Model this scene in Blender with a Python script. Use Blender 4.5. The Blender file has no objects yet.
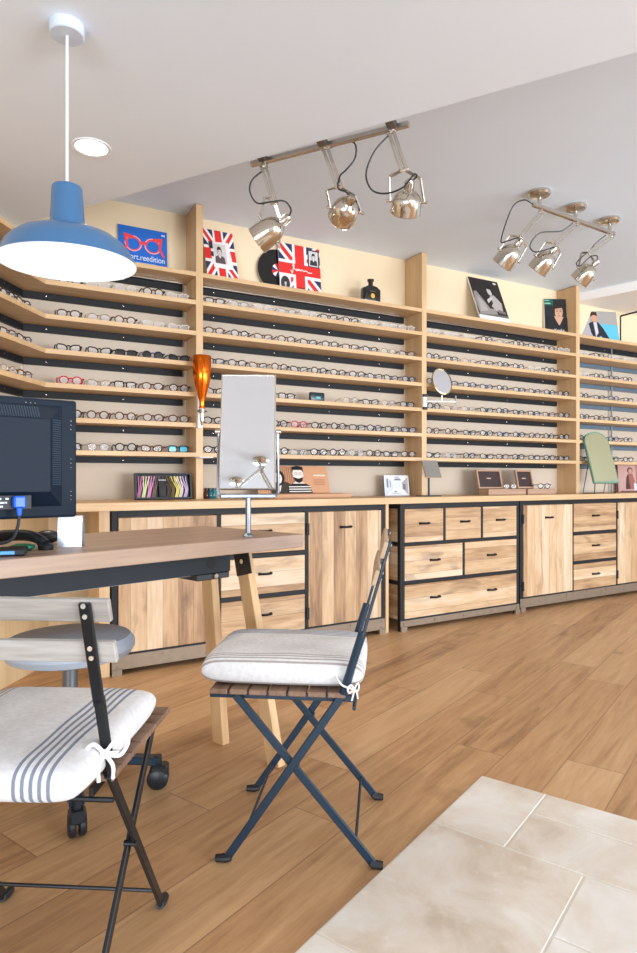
import bpy, bmesh, math, random
from mathutils import Vector, Matrix, Euler
random.seed(7)
C = bpy.context.scene.collection
PI = math.pi
R = math.radians
# ------------------------------------------------------------------ camera model (used to lay out the real positions)
FPX, CX, HY, EYE = 637.0, 318.5, 480.0, 1.0
def P(u, v, Y):                      # a point seen at (u,v) at depth Y
    return Vector(((u-CX)/FPX*Y, Y, EYE-(v-HY)/FPX*Y))
class Fr:                            # a wall frame: x along, y into the wall
    def __init__(s, x, y, ang):
        s.o = Vector((x, y)); s.a = R(ang); s.w = Vector((math.cos(s.a), math.sin(s.a))); s.n = Vector((-s.w.y, s.w.x))
    def pt(s, a, t=0, z=0):
        p = s.o + s.w*a + s.n*t
        return Vector((p.x, p.y, z))
    def s_of(s, u, t=0):
        k = (u-CX)/FPX; p = s.o + s.n*t
        return (k*p.y-p.x)/(s.w.x-k*s.w.y)
    def z_of(s, u, v, t=0):
        Y = s.pt(s.s_of(u, t), t).y
        return EYE-(v-HY)/FPX*Y
M = Fr(-1.457, 3.40, 28.7)           # main shelving front plane
L = Fr(-1.457, 3.40, 84.0)           # angled corner shelving
K = Fr(-1.018, 3.26, 31.65)          # cabinet fronts
# ------------------------------------------------------------------ materials
MATS = {}
def nodes(name):
    m = bpy.data.materials.new(name); m.use_nodes = True
    nt = m.node_tree; b = nt.nodes['Principled BSDF']
    return m, nt, b
def N(nt, t, **kw):
    n = nt.nodes.new(t)
    for k, v in kw.items(): setattr(n, k, v)
    return n
def lk(nt, a, b): nt.links.new(a, b)
def c4(c): return (c[0], c[1], c[2], 1)
def s2l(r, g, b):                    # sRGB 0-255 to linear
    f = lambda x: (x/255/12.92) if x/255 <= .04045 else ((x/255+.055)/1.055)**2.4
    return (f(r), f(g), f(b))
def plain(name, col, rough=.5, metal=0, noise=.06, nscale=30, spec=.5, trans=0, alpha=1, coat=0):
    if name in MATS: return MATS[name]
    m, nt, b = nodes(name)
    tc = N(nt, 'ShaderNodeTexCoord'); no = N(nt, 'ShaderNodeTexNoise'); no.inputs['Scale'].default_value = nscale
    no.inputs['Detail'].default_value = 3
    lk(nt, tc.outputs['Object'], no.inputs['Vector'])
    mx = N(nt, 'ShaderNodeMix', data_type='RGBA')
    mx.inputs[6].default_value = c4([max(0, c*(1-noise)) for c in col]); mx.inputs[7].default_value = c4([min(1, c*(1+noise)) for c in col])
    lk(nt, no.outputs['Fac'], mx.inputs[0]); lk(nt, mx.outputs[2], b.inputs['Base Color'])
    b.inputs['Roughness'].default_value = rough; b.inputs['Metallic'].default_value = metal
    b.inputs['Specular IOR Level'].default_value = spec
    b.inputs['Transmission Weight'].default_value = trans; b.inputs['Alpha'].default_value = alpha
    b.inputs['Coat Weight'].default_value = coat
    MATS[name] = m; return m
def emit(name, col, st):
    if name in MATS: return MATS[name]
    m, nt, b = nodes(name)
    b.inputs['Base Color'].default_value = c4(col); b.inputs['Emission Color'].default_value = c4(col); b.inputs['Emission Strength'].default_value = st
    MATS[name] = m; return m
def ramp(nt, stops):
    r = N(nt, 'ShaderNodeValToRGB'); e = r.color_ramp.elements
    while len(e) < len(stops): e.new(.5)
    for i, (p, c) in enumerate(stops): e[i].position = p; e[i].color = c4(c)
    return r
def math_n(nt, op, a, b=None):
    n = N(nt, 'ShaderNodeMath', operation=op)
    for i, x in enumerate((a, b)):
        if x is None: continue
        if hasattr(x, 'is_linked') or hasattr(x, 'links'): lk(nt, x, n.inputs[i])
        else: n.inputs[i].default_value = x
    return n.outputs[0]
def wood(name, cols, axis='X', sc=1.0, rough=.45, plank=0, across='Z', seam=0, knots=0, bump=.02, stretch=.06):
    """grain runs along axis; plank>0 gives boards of that width stacked along `across`"""
    key = name+axis+across
    if key in MATS: return MATS[key]
    m, nt, b = nodes(name+'_'+axis.lower())
    tc = N(nt, 'ShaderNodeTexCoord'); oi = N(nt, 'ShaderNodeObjectInfo')
    add = N(nt, 'ShaderNodeVectorMath', operation='ADD'); sc_r = N(nt, 'ShaderNodeVectorMath', operation='SCALE')
    cmb = N(nt, 'ShaderNodeCombineXYZ'); 
    for i in range(3): lk(nt, oi.outputs['Random'], cmb.inputs[i])
    lk(nt, cmb.outputs[0], sc_r.inputs[0]); sc_r.inputs[3].default_value = 37.3
    lk(nt, tc.outputs['Object'], add.inputs[0]); lk(nt, sc_r.outputs[0], add.inputs[1])
    vec = add.outputs[0]; hue = None
    if plank:
        sp = N(nt, 'ShaderNodeSeparateXYZ'); lk(nt, vec, sp.inputs[0])
        q = math_n(nt, 'DIVIDE', sp.outputs[across], plank); fl = math_n(nt, 'FLOOR', q)
        wn = N(nt, 'ShaderNodeTexWhiteNoise', noise_dimensions='1D'); lk(nt, fl, wn.inputs['W']); hue = wn.outputs['Value']
        off = N(nt, 'ShaderNodeCombineXYZ'); k = math_n(nt, 'MULTIPLY', hue, 19.0)
        for i in range(3): lk(nt, k, off.inputs[i])
        a2 = N(nt, 'ShaderNodeVectorMath', operation='ADD'); lk(nt, vec, a2.inputs[0]); lk(nt, off.outputs[0], a2.inputs[1]); vec = a2.outputs[0]
        fr = math_n(nt, 'FRACT', q)
    mp = N(nt, 'ShaderNodeMapping'); s = [12*sc]*3; s['XYZ'.index(axis)] = 12*sc*stretch
    mp.inputs['Scale'].default_value = s; lk(nt, vec, mp.inputs['Vector'])
    n1 = N(nt, 'ShaderNodeTexNoise'); n1.inputs['Scale'].default_value = 1.6; n1.inputs['Detail'].default_value = 6; n1.inputs['Distortion'].default_value = .8
    lk(nt, mp.outputs[0], n1.inputs['Vector'])
    n2 = N(nt, 'ShaderNodeTexNoise'); n2.inputs['Scale'].default_value = 9; n2.inputs['Detail'].default_value = 4
    lk(nt, mp.outputs[0], n2.inputs['Vector'])
    f = math_n(nt, 'ADD', math_n(nt, 'MULTIPLY', n1.outputs['Fac'], .65), math_n(nt, 'MULTIPLY', n2.outputs['Fac'], .35))
    if hue is not None:
        f = math_n(nt, 'ADD', f, math_n(nt, 'MULTIPLY', math_n(nt, 'SUBTRACT', hue, .5), .42))
    r = ramp(nt, [(.22+.56*i/(len(cols)-1), c) for i, c in enumerate(cols)]); lk(nt, f, r.inputs[0])
    col = r.outputs[0]
    if knots:
        kn = N(nt, 'ShaderNodeTexNoise'); kn.inputs['Scale'].default_value = 1.0; kn.inputs['Detail'].default_value = 5; kn.inputs['Distortion'].default_value = 1.2
        mk = N(nt, 'ShaderNodeMapping'); s = [7]*3; s['XYZ'.index(axis)] = 2.2; mk.inputs['Scale'].default_value = s
        lk(nt, vec, mk.inputs['Vector']); lk(nt, mk.outputs[0], kn.inputs['Vector'])
        kr = ramp(nt, [(.56, (0, 0, 0)), (.74, (1, 1, 1))]); lk(nt, kn.outputs['Fac'], kr.inputs[0])
        mx = N(nt, 'ShaderNodeMix', data_type='RGBA'); lk(nt, math_n(nt, 'MULTIPLY', kr.outputs[0], knots), mx.inputs[0])
        lk(nt, col, mx.inputs[6]); mx.inputs[7].default_value = c4([c*.42 for c in cols[0]]); col = mx.outputs[2]
    if plank and seam:
        d = math_n(nt, 'MINIMUM', fr, math_n(nt, 'SUBTRACT', 1.0, fr)); e = math_n(nt, 'LESS_THAN', d, seam)
        mx = N(nt, 'ShaderNodeMix', data_type='RGBA'); lk(nt, math_n(nt, 'MULTIPLY', e, .45), mx.inputs[0])
        lk(nt, col, mx.inputs[6]); mx.inputs[7].default_value = c4([c*.35 for c in cols[0]]); col = mx.outputs[2]
    lk(nt, col, b.inputs['Base Color']); b.inputs['Roughness'].default_value = rough
    bp = N(nt, 'ShaderNodeBump'); bp.inputs['Strength'].default_value = bump*8; bp.inputs['Distance'].default_value = .002
    lk(nt, n2.outputs['Fac'], bp.inputs['Height']); lk(nt, bp.outputs[0], b.inputs['Normal'])
    MATS[key] = m; return m
OAK = [s2l(190, 152, 108), s2l(208, 172, 128), s2l(220, 190, 148)]
MANGO = [s2l(140, 102, 70), s2l(184, 146, 106), s2l(206, 172, 134), s2l(218, 196, 168)]
def oak(ax='X'): return wood('shelf_oak', OAK, ax, 1.0, .45)
def mango(ax, ac): return wood('mango_boards', MANGO, ax, .55, .5, plank=.085, across=ac, seam=.018, knots=.55, stretch=.12)
def black(): return plain('black_iron', s2l(34, 34, 37), .55, .1, .06, 30, .3)
def gun(): return plain('black_plastic', s2l(24, 28, 34), .4)
def steel(): return plain('brushed_steel', s2l(205, 198, 188), .24, 1.0, .12, 60)
def chrome(): return plain('polished_nickel', s2l(214, 204, 190), .12, 1.0, .05, 20)
def white(): return plain('white_gloss', s2l(232, 236, 242), .35)
def rust(): return plain('aged_plinth_metal', s2l(138, 120, 102), .5, .4, .18, 25)
def blueblack(): return plain('blue_black_paint', s2l(24, 46, 64), .36, .2)
def mirror_mat(n='mirror_silver', c=(.93, .95, .97)): return plain(n, c, .02, 1.0, .0)
def flat(c, n=None):                 # printed ink
    n = n or 'ink_%02x%02x%02x' % tuple(int(x) for x in c)
    return plain(n, s2l(*c), .5, 0, .03, 60, .3)
def lensmat(name, tint, fac):
    if name in MATS: return MATS[name]
    m = bpy.data.materials.new(name); m.use_nodes = True; nt = m.node_tree; nt.nodes.clear()
    o = N(nt, 'ShaderNodeOutputMaterial'); t = N(nt, 'ShaderNodeBsdfTransparent'); t.inputs[0].default_value = (.96, .96, .96, 1)
    p = N(nt, 'ShaderNodeBsdfPrincipled'); p.inputs['Base Color'].default_value = c4(tint); p.inputs['Roughness'].default_value = .08
    x = N(nt, 'ShaderNodeMixShader'); x.inputs[0].default_value = fac
    lk(nt, t.outputs[0], x.inputs[1]); lk(nt, p.outputs[0], x.inputs[2]); lk(nt, x.outputs[0], o.inputs[0])
    MATS[name] = m; return m
# ------------------------------------------------------------------ mesh building
def rotm(rx=0, ry=0, rz=0): return Euler((rx, ry, rz)).to_matrix().to_4x4()
def axis_m(d, p=(0, 0, 0)):          # local z -> direction d, placed at p
    q = Vector(d).to_track_quat('Z', 'Y'); return Matrix.Translation(Vector(p)) @ q.to_matrix().to_4x4()
class MB:
    def __init__(s): s.bm = bmesh.new(); s.mi = 0
    def _fin(s, faces):
        for f in faces: f.material_index = s.mi
    def box(s, x0, x1, y0, y1, z0, z1, bev=0, mx=None, seg=1):
        t = bmesh.new(); bmesh.ops.create_cube(t, size=1)
        bmesh.ops.scale(t, vec=(x1-x0, y1-y0, z1-z0), verts=t.verts)
        if bev: bmesh.ops.bevel(t, geom=t.edges[:], offset=bev, segments=seg, affect='EDGES', profile=.5)
        bmesh.ops.translate(t, vec=((x0+x1)/2, (y0+y1)/2, (z0+z1)/2), verts=t.verts)
        s._add(t, mx); return s
    def _add(s, t, mx=None):
        if mx is not None: bmesh.ops.transform(t, matrix=mx, verts=t.verts)
        mp = {}
        for v in t.verts: mp[v] = s.bm.verts.new(v.co)
        for f in t.faces:
            try: nf = s.bm.faces.new([mp[v] for v in f.verts]); nf.material_index = s.mi
            except ValueError: pass
        t.free()
    def tube(s, pts, r, n=6, closed=False, caps=True, flat=1.0):
        pts = [Vector(p) for p in pts]; m = len(pts); rings = []
        up = None
        for i, p in enumerate(pts):
            a = pts[(i-1) % m] if (closed or i > 0) else p; b = pts[(i+1) % m] if (closed or i < m-1) else p
            d = (b-a).normalized()
            if up is None:
                up = d.orthogonal().normalized()
            else:
                up = (up-d*up.dot(d));
                up = up.normalized() if up.length > 1e-6 else d.orthogonal().normalized()
            sd = d.cross(up); rr = r[i] if isinstance(r, (list, tuple)) else r
            rings.append([s.bm.verts.new(p+(up*math.cos(2*PI*k/n)+sd*math.sin(2*PI*k/n)*flat)*rr) for k in range(n)])
        fs = []
        for i in range(m if closed else m-1):
            A, B = rings[i], rings[(i+1) % m]
            for k in range(n): fs.append(s.bm.faces.new((A[k], A[(k+1) % n], B[(k+1) % n], B[k])))
        if caps and not closed:
            fs.append(s.bm.faces.new(rings[0][::-1])); fs.append(s.bm.faces.new(rings[-1]))
        s._fin(fs); return s
    def cyl(s, a, b, r, n=16, r2=None): return s.tube([a, b], [r, r if r2 is None else r2], n)
    def bar(s, a, b, w, th, side=(1, 0, 0), bev=0):   # rectangular bar a->b, w measured along `side`
        a, b = Vector(a), Vector(b); d = b-a; l = d.length; d.normalize()
        sd = Vector(side); sd = (sd-d*sd.dot(d)).normalized(); o = d.cross(sd)
        mx = Matrix((sd.to_4d(), o.to_4d(), d.to_4d(), (0, 0, 0, 1))).transposed()
        for i in range(3): mx[3][i] = 0
        mx = Matrix.Translation(a) @ mx
        return s.box(-w/2, w/2, -th/2, th/2, 0, l, bev, mx)
    def lathe(s, prof, n=24, mx=None, cap0=False, cap1=False):
        mx = mx or Matrix(); rings = []
        for r, z in prof: rings.append([s.bm.verts.new(mx @ Vector((r*math.cos(2*PI*k/n), r*math.sin(2*PI*k/n), z))) for k in range(n)])
        fs = []
        for A, B in zip(rings, rings[1:]):
            for k in range(n): fs.append(s.bm.faces.new((A[k], A[(k+1) % n], B[(k+1) % n], B[k])))
        if cap0: fs.append(s.bm.faces.new(rings[0][::-1]))
        if cap1: fs.append(s.bm.faces.new(rings[-1]))
        s._fin(fs); return s
    def prism(s, poly, z0, z1, mx=None):   # poly in xy, extruded in z
        mx = mx or Matrix()
        A = [s.bm.verts.new(mx @ Vector((p[0], p[1], z0))) for p in poly]; B = [s.bm.verts.new(mx @ Vector((p[0], p[1], z1))) for p in poly]
        n = len(poly); fs = [s.bm.faces.new(A[::-1]), s.bm.faces.new(B)]
        for k in range(n): fs.append(s.bm.faces.new((A[k], A[(k+1) % n], B[(k+1) % n], B[k])))
        s._fin(fs); return s
    def face(s, pts):
        s._fin([s.bm.faces.new([s.bm.verts.new(Vector(p)) for p in pts])]); return s
    def ball(s, c, r, sx=1, sy=1, sz=1, u=12, v=8):
        t = bmesh.new(); bmesh.ops.create_uvsphere(t, u_segments=u, v_segments=v, radius=r)
        bmesh.ops.scale(t, vec=(sx, sy, sz), verts=t.verts); bmesh.ops.translate(t, vec=c, verts=t.verts); s._add(t); return s
    def mesh(s, name, mats, mx=None, ang=35):
        if mx is not None: bmesh.ops.transform(s.bm, matrix=mx, verts=s.bm.verts)
        bmesh.ops.recalc_face_normals(s.bm, faces=s.bm.faces[:]) if s.mi == 0 else None
        for f in s.bm.faces: f.smooth = True
        for e in s.bm.edges:
            if len(e.link_faces) == 2 and e.calc_face_angle(0) > R(ang): e.smooth = False
        me = bpy.data.meshes.new(name); s.bm.to_mesh(me); s.bm.free()
        for m in (mats if isinstance(mats, (list, tuple)) else [mats]): me.materials.append(m)
        return me
    def build(s, name, mats, parent=None, mx=None, world=False, ang=35):
        if world and parent is not None: mx = parent.matrix_basis.inverted()
        o = bpy.data.objects.new(name, s.mesh(name, mats, mx, ang)); C.objects.link(o)
        if parent is not None: o.parent = parent
        return o
def tag(o, label=None, cat=None, group=None, kind=None):
    if label: o['label'] = label
    if cat: o['category'] = cat
    if group: o['group'] = group
    if kind: o['kind'] = kind
    return o
def thing(name, label, cat, loc=(0, 0, 0), rot=0, group=None):
    o = bpy.data.objects.new(name, None); C.objects.link(o); o.empty_display_size = .05
    o.location = loc; o.rotation_euler = rot if isinstance(rot, tuple) else (0, 0, rot)
    return tag(o, label, cat, group)
def struct(o): o['kind'] = 'structure'; return o
def copy_tree(o, parent=None):
    c = o.copy(); C.objects.link(c)
    if parent is not None: c.parent = parent
    for ch in list(o.children): copy_tree(ch, c)
    return c
def bez(pts, n=8):                   # Catmull-Rom smoothing
    pts = [Vector(p) for p in pts]; out = []
    for i in range(len(pts)-1):
        p0 = pts[max(i-1, 0)]; p1 = pts[i]; p2 = pts[i+1]; p3 = pts[min(i+2, len(pts)-1)]
        for k in range(n):
            t = k/n
            out.append(.5*((2*p1)+(p2-p0)*t+(2*p0-5*p1+4*p2-p3)*t*t+(3*p1-p0-3*p2+p3)*t**3))
    out.append(pts[-1]); return out
# ------------------------------------------------------------------ printed panels
def clip(poly):                      # clip polygon to the unit square
    def cut(pl, ins, inter):
        out = []
        for i in range(len(pl)):
            a, b = pl[i-1], pl[i]
            if ins(b):
                if not ins(a): out.append(inter(a, b))
                out.append(b)
            elif ins(a): out.append(inter(a, b))
        return out
    for ax in (0, 1):
        for lim, sg in ((0, 1), (1, -1)):
            def ins(p): return sg*(p[ax]-lim) >= -1e-9
            def inter(a, b):
                t = (lim-a[ax])/(b[ax]-a[ax]); return (a[0]+(b[0]-a[0])*t, a[1]+(b[1]-a[1])*t)
            poly = cut(poly, ins, inter)
            if len(poly) < 3: return []
    return poly
class Print:
    def __init__(s, W, H, y=0, box=(0, 0, 1, 1)): s.W, s.H, s.y, s.k, s.mb, s.mats, s.box = W, H, y, 0, MB(), [], box
    def col(s, c):
        m = flat(c)
        if m not in s.mats: s.mats.append(m)
        s.mb.mi = s.mats.index(m)
    def co(s, p):
        b = s.box; x = b[0]+p[0]*(b[2]-b[0]); z = b[1]+p[1]*(b[3]-b[1])
        return (x*s.W-s.W/2, s.y-.0004-.00022*s.k, z*s.H)
    def poly(s, pts, c, cl=True):
        pts = clip(pts) if cl else pts
        if len(pts) < 3: return s
        s.col(c); s.k += 1; f = s.mb.bm.faces.new([s.mb.bm.verts.new(s.co(p)) for p in pts]); f.material_index = s.mb.mi; return s
    def rect(s, x0, z0, x1, z1, c): return s.poly([(x0, z0), (x1, z0), (x1, z1), (x0, z1)], c)
    def ell(s, x, z, rx, rz, c, n=20, a0=0, a1=2*PI): return s.poly([(x+rx*math.cos(a0+(a1-a0)*k/n), z+rz*math.sin(a0+(a1-a0)*k/n)) for k in range(n)], c)
    def stroke(s, pts, w, c):
        s.col(c); s.k += 1
        for (a, b) in zip(pts, pts[1:]):
            dx, dz = (b[0]-a[0])*s.W, (b[1]-a[1])*s.H; l = math.hypot(dx, dz) or 1; nx, nz = -dz/l*w/2/s.W, dx/l*w/2/s.H
            f = s.mb.bm.faces.new([s.mb.bm.verts.new(s.co(p)) for p in ((a[0]+nx, a[1]+nz), (a[0]-nx, a[1]-nz), (b[0]-nx, b[1]-nz), (b[0]+nx, b[1]+nz))]); f.material_index = s.mb.mi
        return s
    def text(s, body, x, z, size, c, width=None):
        s.col(c); s.k += 1
        cu = bpy.data.curves.new('lettering', 'FONT'); cu.body = body; cu.size = 1; cu.align_x = 'CENTER'
        ob = bpy.data.objects.new('lettering', cu); me = bpy.data.meshes.new_from_object(ob)
        xs = [v.co.x for v in me.vertices]; w = max(xs)-min(xs); kx = size if width is None else width/w
        o = s.co((x, z)); vs = [s.mb.bm.verts.new((o[0]+v.co.x*kx, o[1], o[2]+v.co.y*size)) for v in me.vertices]
        for p in me.polygons:
            try: f = s.mb.bm.faces.new([vs[i] for i in p.vertices]); f.material_index = s.mb.mi
            except ValueError: pass
        bpy.data.objects.remove(ob); bpy.data.meshes.remove(me); return s
    def done(s, name, parent):
        me = bpy.data.meshes.new(name); s.mb.bm.to_mesh(me); s.mb.bm.free()
        for m in s.mats: me.materials.append(m)
        o = bpy.data.objects.new(name, me); C.objects.link(o); o.parent = parent; return o
NAVY, RED, WH, BK = (48, 52, 92), (222, 48, 44), (240, 236, 232), (26, 24, 26)
def union(p):
    p.rect(0, 0, 1, 1, NAVY)
    def diag(a, b, w, c, o=0):
        dx, dz = b[0]-a[0], b[1]-a[1]; l = math.hypot(dx, dz); nx, nz = -dz/l, dx/l
        p.poly([(a[0]+nx*(o+w), a[1]+nz*(o+w)), (a[0]+nx*(o-w), a[1]+nz*(o-w)), (b[0]+nx*(o-w), b[1]+nz*(o-w)), (b[0]+nx*(o+w), b[1]+nz*(o+w))], c)
    for a, b in (((-.2, -.2), (1.2, 1.2)), ((-.2, 1.2), (1.2, -.2))): diag(a, b, .11, WH)
    for a, b in (((-.2, -.2), (1.2, 1.2)), ((-.2, 1.2), (1.2, -.2))): diag(a, b, .045, RED)
    p.rect(.33, 0, .67, 1, WH).rect(0, .33, 1, .67, WH).rect(.39, 0, .61, 1, RED).rect(0, .39, 1, .61, RED)
def panel(name, label, cat, fr, s, t, z, W, H, th, lean, turn, paint, edge=(236, 234, 230), group=None):
    o = thing(name, label, cat, fr.pt(s, t, z), (-lean, 0, fr.a+turn), group)
    MB().box(-W/2, W/2, -th, 0, 0, H, .0008).build('board', flat(edge), o)
    p = Print(W, H, -th); paint(p); p.done('printed_picture', o); return o

# ================================================================== ROOM SHELL
ZH, ZL = 2.652, 2.37
KS = (ZL-1)/1.53
def line_pt(u, v, z): Y = (z-EYE)*FPX/(HY-v); return P(u, v, Y)
e0, e1 = line_pt(113, 199, ZL), line_pt(637, 52, ZL)
ed = (e1-e0).normalized(); en = Vector((-ed.y, ed.x, 0))     # en: away from the camera
if en.y < 0: en = -en
wall_paint = plain('wall_paint_warm', s2l(234, 212, 178), .8, 0, .02, 6)
ceil_paint = plain('ceiling_paint', s2l(234, 243, 255), .85, 0, .012, 5)
# floor: oak planks
def floor_mat():
    m, nt, b = nodes('oak_plank_floor')
    tc = N(nt, 'ShaderNodeTexCoord'); sp = N(nt, 'ShaderNodeSeparateXYZ'); lk(nt, tc.outputs['Object'], sp.inputs[0])
    row = math_n(nt, 'FLOOR', math_n(nt, 'DIVIDE', sp.outputs['X'], .1915)); fx = math_n(nt, 'FRACT', math_n(nt, 'DIVIDE', sp.outputs['X'], .1915))
    w1 = N(nt, 'ShaderNodeTexWhiteNoise', noise_dimensions='1D'); lk(nt, row, w1.inputs['W'])
    yy = math_n(nt, 'DIVIDE', math_n(nt, 'ADD', sp.outputs['Y'], math_n(nt, 'MULTIPLY', w1.outputs['Value'], 7.0)), 1.35)
    col = math_n(nt, 'FLOOR', yy); fy = math_n(nt, 'FRACT', yy)
    cb = N(nt, 'ShaderNodeCombineXYZ'); lk(nt, row, cb.inputs[0]); lk(nt, col, cb.inputs[1])
    w2 = N(nt, 'ShaderNodeTexWhiteNoise', noise_dimensions='2D'); lk(nt, cb.outputs[0], w2.inputs['Vector'])
    mp = N(nt, 'ShaderNodeMapping'); mp.inputs['Scale'].default_value = (26, 2.0, 1)
    off = N(nt, 'ShaderNodeVectorMath', operation='SCALE'); lk(nt, w2.outputs['Color'], off.inputs[0]); off.inputs[3].default_value = 13
    ad = N(nt, 'ShaderNodeVectorMath', operation='ADD'); lk(nt, tc.outputs['Object'], ad.inputs[0]); lk(nt, off.outputs[0], ad.inputs[1]); lk(nt, ad.outputs[0], mp.inputs[0])
    n1 = N(nt, 'ShaderNodeTexNoise'); n1.inputs['Scale'].default_value = .8; n1.inputs['Detail'].default_value = 7; n1.inputs['Distortion'].default_value = 1.4; lk(nt, mp.outputs[0], n1.inputs['Vector'])
    n2 = N(nt, 'ShaderNodeTexNoise'); n2.inputs['Scale'].default_value = 5; n2.inputs['Detail'].default_value = 6; n2.inputs['Roughness'].default_value = .75; lk(nt, mp.outputs[0], n2.inputs['Vector'])
    kn = N(nt, 'ShaderNodeTexNoise'); kn.inputs['Scale'].default_value = 3.2; kn.inputs['Detail'].default_value = 3; lk(nt, ad.outputs[0], kn.inputs['Vector'])
    f = math_n(nt, 'ADD', math_n(nt, 'MULTIPLY', n1.outputs['Fac'], .5), math_n(nt, 'MULTIPLY', n2.outputs['Fac'], .3))
    f = math_n(nt, 'ADD', f, math_n(nt, 'MULTIPLY', w2.outputs['Value'], .22))
    r = ramp(nt, [(.28, s2l(136, 98, 68)), (.44, s2l(184, 140, 98)), (.60, s2l(204, 162, 118)), (.78, s2l(218, 180, 138))]); lk(nt, f, r.inputs[0])
    kr = ramp(nt, [(.66, (0, 0, 0)), (.78, (1, 1, 1))]); lk(nt, kn.outputs['Fac'], kr.inputs[0])
    mx = N(nt, 'ShaderNodeMix', data_type='RGBA'); lk(nt, math_n(nt, 'MULTIPLY', kr.outputs[0], .5), mx.inputs[0]); lk(nt, r.outputs[0], mx.inputs[6]); mx.inputs[7].default_value = c4(s2l(104, 70, 44))
    dx = math_n(nt, 'LESS_THAN', math_n(nt, 'MINIMUM', fx, math_n(nt, 'SUBTRACT', 1.0, fx)), .009)
    dy = math_n(nt, 'LESS_THAN', math_n(nt, 'MINIMUM', fy, math_n(nt, 'SUBTRACT', 1.0, fy)), .0014)
    ms = N(nt, 'ShaderNodeMix', data_type='RGBA'); lk(nt, math_n(nt, 'MULTIPLY', math_n(nt, 'MAXIMUM', dx, dy), .55), ms.inputs[0]); lk(nt, mx.outputs[2], ms.inputs[6]); ms.inputs[7].default_value = c4(s2l(92, 64, 42))
    lk(nt, ms.outputs[2], b.inputs['Base Color']); b.inputs['Roughness'].default_value = .42
    bp = N(nt, 'ShaderNodeBump'); bp.inputs['Strength'].default_value = .12; bp.inputs['Distance'].default_value = .003; lk(nt, n2.outputs['Fac'], bp.inputs['Height']); lk(nt, bp.outputs[0], b.inputs['Normal'])
    return m
pv = Vector((.599, .801)); qv = Vector((.801, -.599)); S0 = P(482, 777, FPX/(777-HY))
def fl(al, be): return Vector((S0.x, S0.y))-pv*al+qv*be       # floor point from the stone corner: al towards camera, be to the right
fa = math.atan2(qv.y, qv.x)
fo = MB().box(-4.5, 5.5, -5, 8, -.05, 0).build('floor', floor_mat()); fo.rotation_euler.z = fa; fo.location = (S0.x, S0.y, 0); struct(fo)
def stone_mat():
    m, nt, b = nodes('travertine_tile')
    tc = N(nt, 'ShaderNodeTexCoord'); ge = N(nt, 'ShaderNodeNewGeometry')
    n1 = N(nt, 'ShaderNodeTexNoise'); n1.inputs['Scale'].default_value = 4; n1.inputs['Detail'].default_value = 8; n1.inputs['Roughness'].default_value = .62; n1.inputs['Distortion'].default_value = .6
    lk(nt, tc.outputs['Object'], n1.inputs['Vector'])
    f = math_n(nt, 'ADD', n1.outputs['Fac'], math_n(nt, 'MULTIPLY', math_n(nt, 'SUBTRACT', ge.outputs['Random Per Island'], .5), .14))
    r = ramp(nt, [(.28, s2l(204, 184, 162)), (.43, s2l(224, 211, 195)), (.56, s2l(233, 225, 214)), (.74, s2l(242, 238, 232))]); lk(nt, f, r.inputs[0])
    vo = N(nt, 'ShaderNodeTexNoise'); vo.inputs['Scale'].default_value = 26; vo.inputs['Detail'].default_value = 5; lk(nt, tc.outputs['Object'], vo.inputs['Vector'])
    kr = ramp(nt, [(.6, (0, 0, 0)), (.72, (1, 1, 1))]); lk(nt, vo.outputs['Fac'], kr.inputs[0])
    mx = N(nt, 'ShaderNodeMix', data_type='RGBA'); lk(nt, math_n(nt, 'MULTIPLY', kr.outputs[0], .4), mx.inputs[0]); lk(nt, r.outputs[0], mx.inputs[6]); mx.inputs[7].default_value = c4(s2l(238, 232, 222))
    lk(nt, mx.outputs[2], b.inputs['Base Color']); b.inputs['Roughness'].default_value = .38
    return m
mb = MB(); G = .003
tiles = [(0, .365, 0, .215), (0, .145, .215, .75), (0, .145, .75, 1.4), (.145, .365, .215, .9), (.145, .365, .9, 1.5), (.365, .93, 0, .42), (.365, .63, .42, .82), (.365, .63, .82, 1.4),
         (.63, 1.1, .42, 1.0), (.63, 1.1, 1.0, 1.5), (.93, 1.5, 0, .42), (1.1, 1.6, .42, .9), (1.1, 1.6, .9, 1.5), (1.5, 2.2, 0, .42), (1.6, 2.2, .42, 1.5)]
for a0, a1, b0, b1 in tiles: mb.box(b0+G, b1-G, -a1+G, -a0-G, 0, .006, .0015)
so = mb.build('stone_floor', stone_mat()); so.rotation_euler.z = fa; so.location = (S0.x, S0.y, 0); struct(so)
gr = MB().box(0, 1.5, -2.2, 0, 0, .0045).build('trim_grout', plain('grout', s2l(224, 216, 204), .8, 0, .05)); gr.rotation_euler.z = fa; gr.location = (S0.x, S0.y, 0); struct(gr)
# walls
WT = .205
cb_ = M.pt(-WT*math.tan(R(27.65)), WT)
def wall(name, a, b, z0, z1, th, mat, out):
    d = Vector((out.x, out.y, 0))*th
    mb = MB(); A = [(a.x, a.y), (b.x, b.y), ((b+d).x, (b+d).y), ((a+d).x, (a+d).y)]; mb.prism(A, z0, z1)
    return struct(mb.build(name, mat))
Mn = Vector((M.n.x, M.n.y, 0)); Ln = Vector((L.n.x, L.n.y, 0))
wall('wall_back', cb_, M.pt(6.6, WT), 0, ZH, .1, wall_paint, Mn)
wall('wall_left', cb_, L.pt(-2.6, WT), 0, ZH, .1, wall_paint, Ln)
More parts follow.
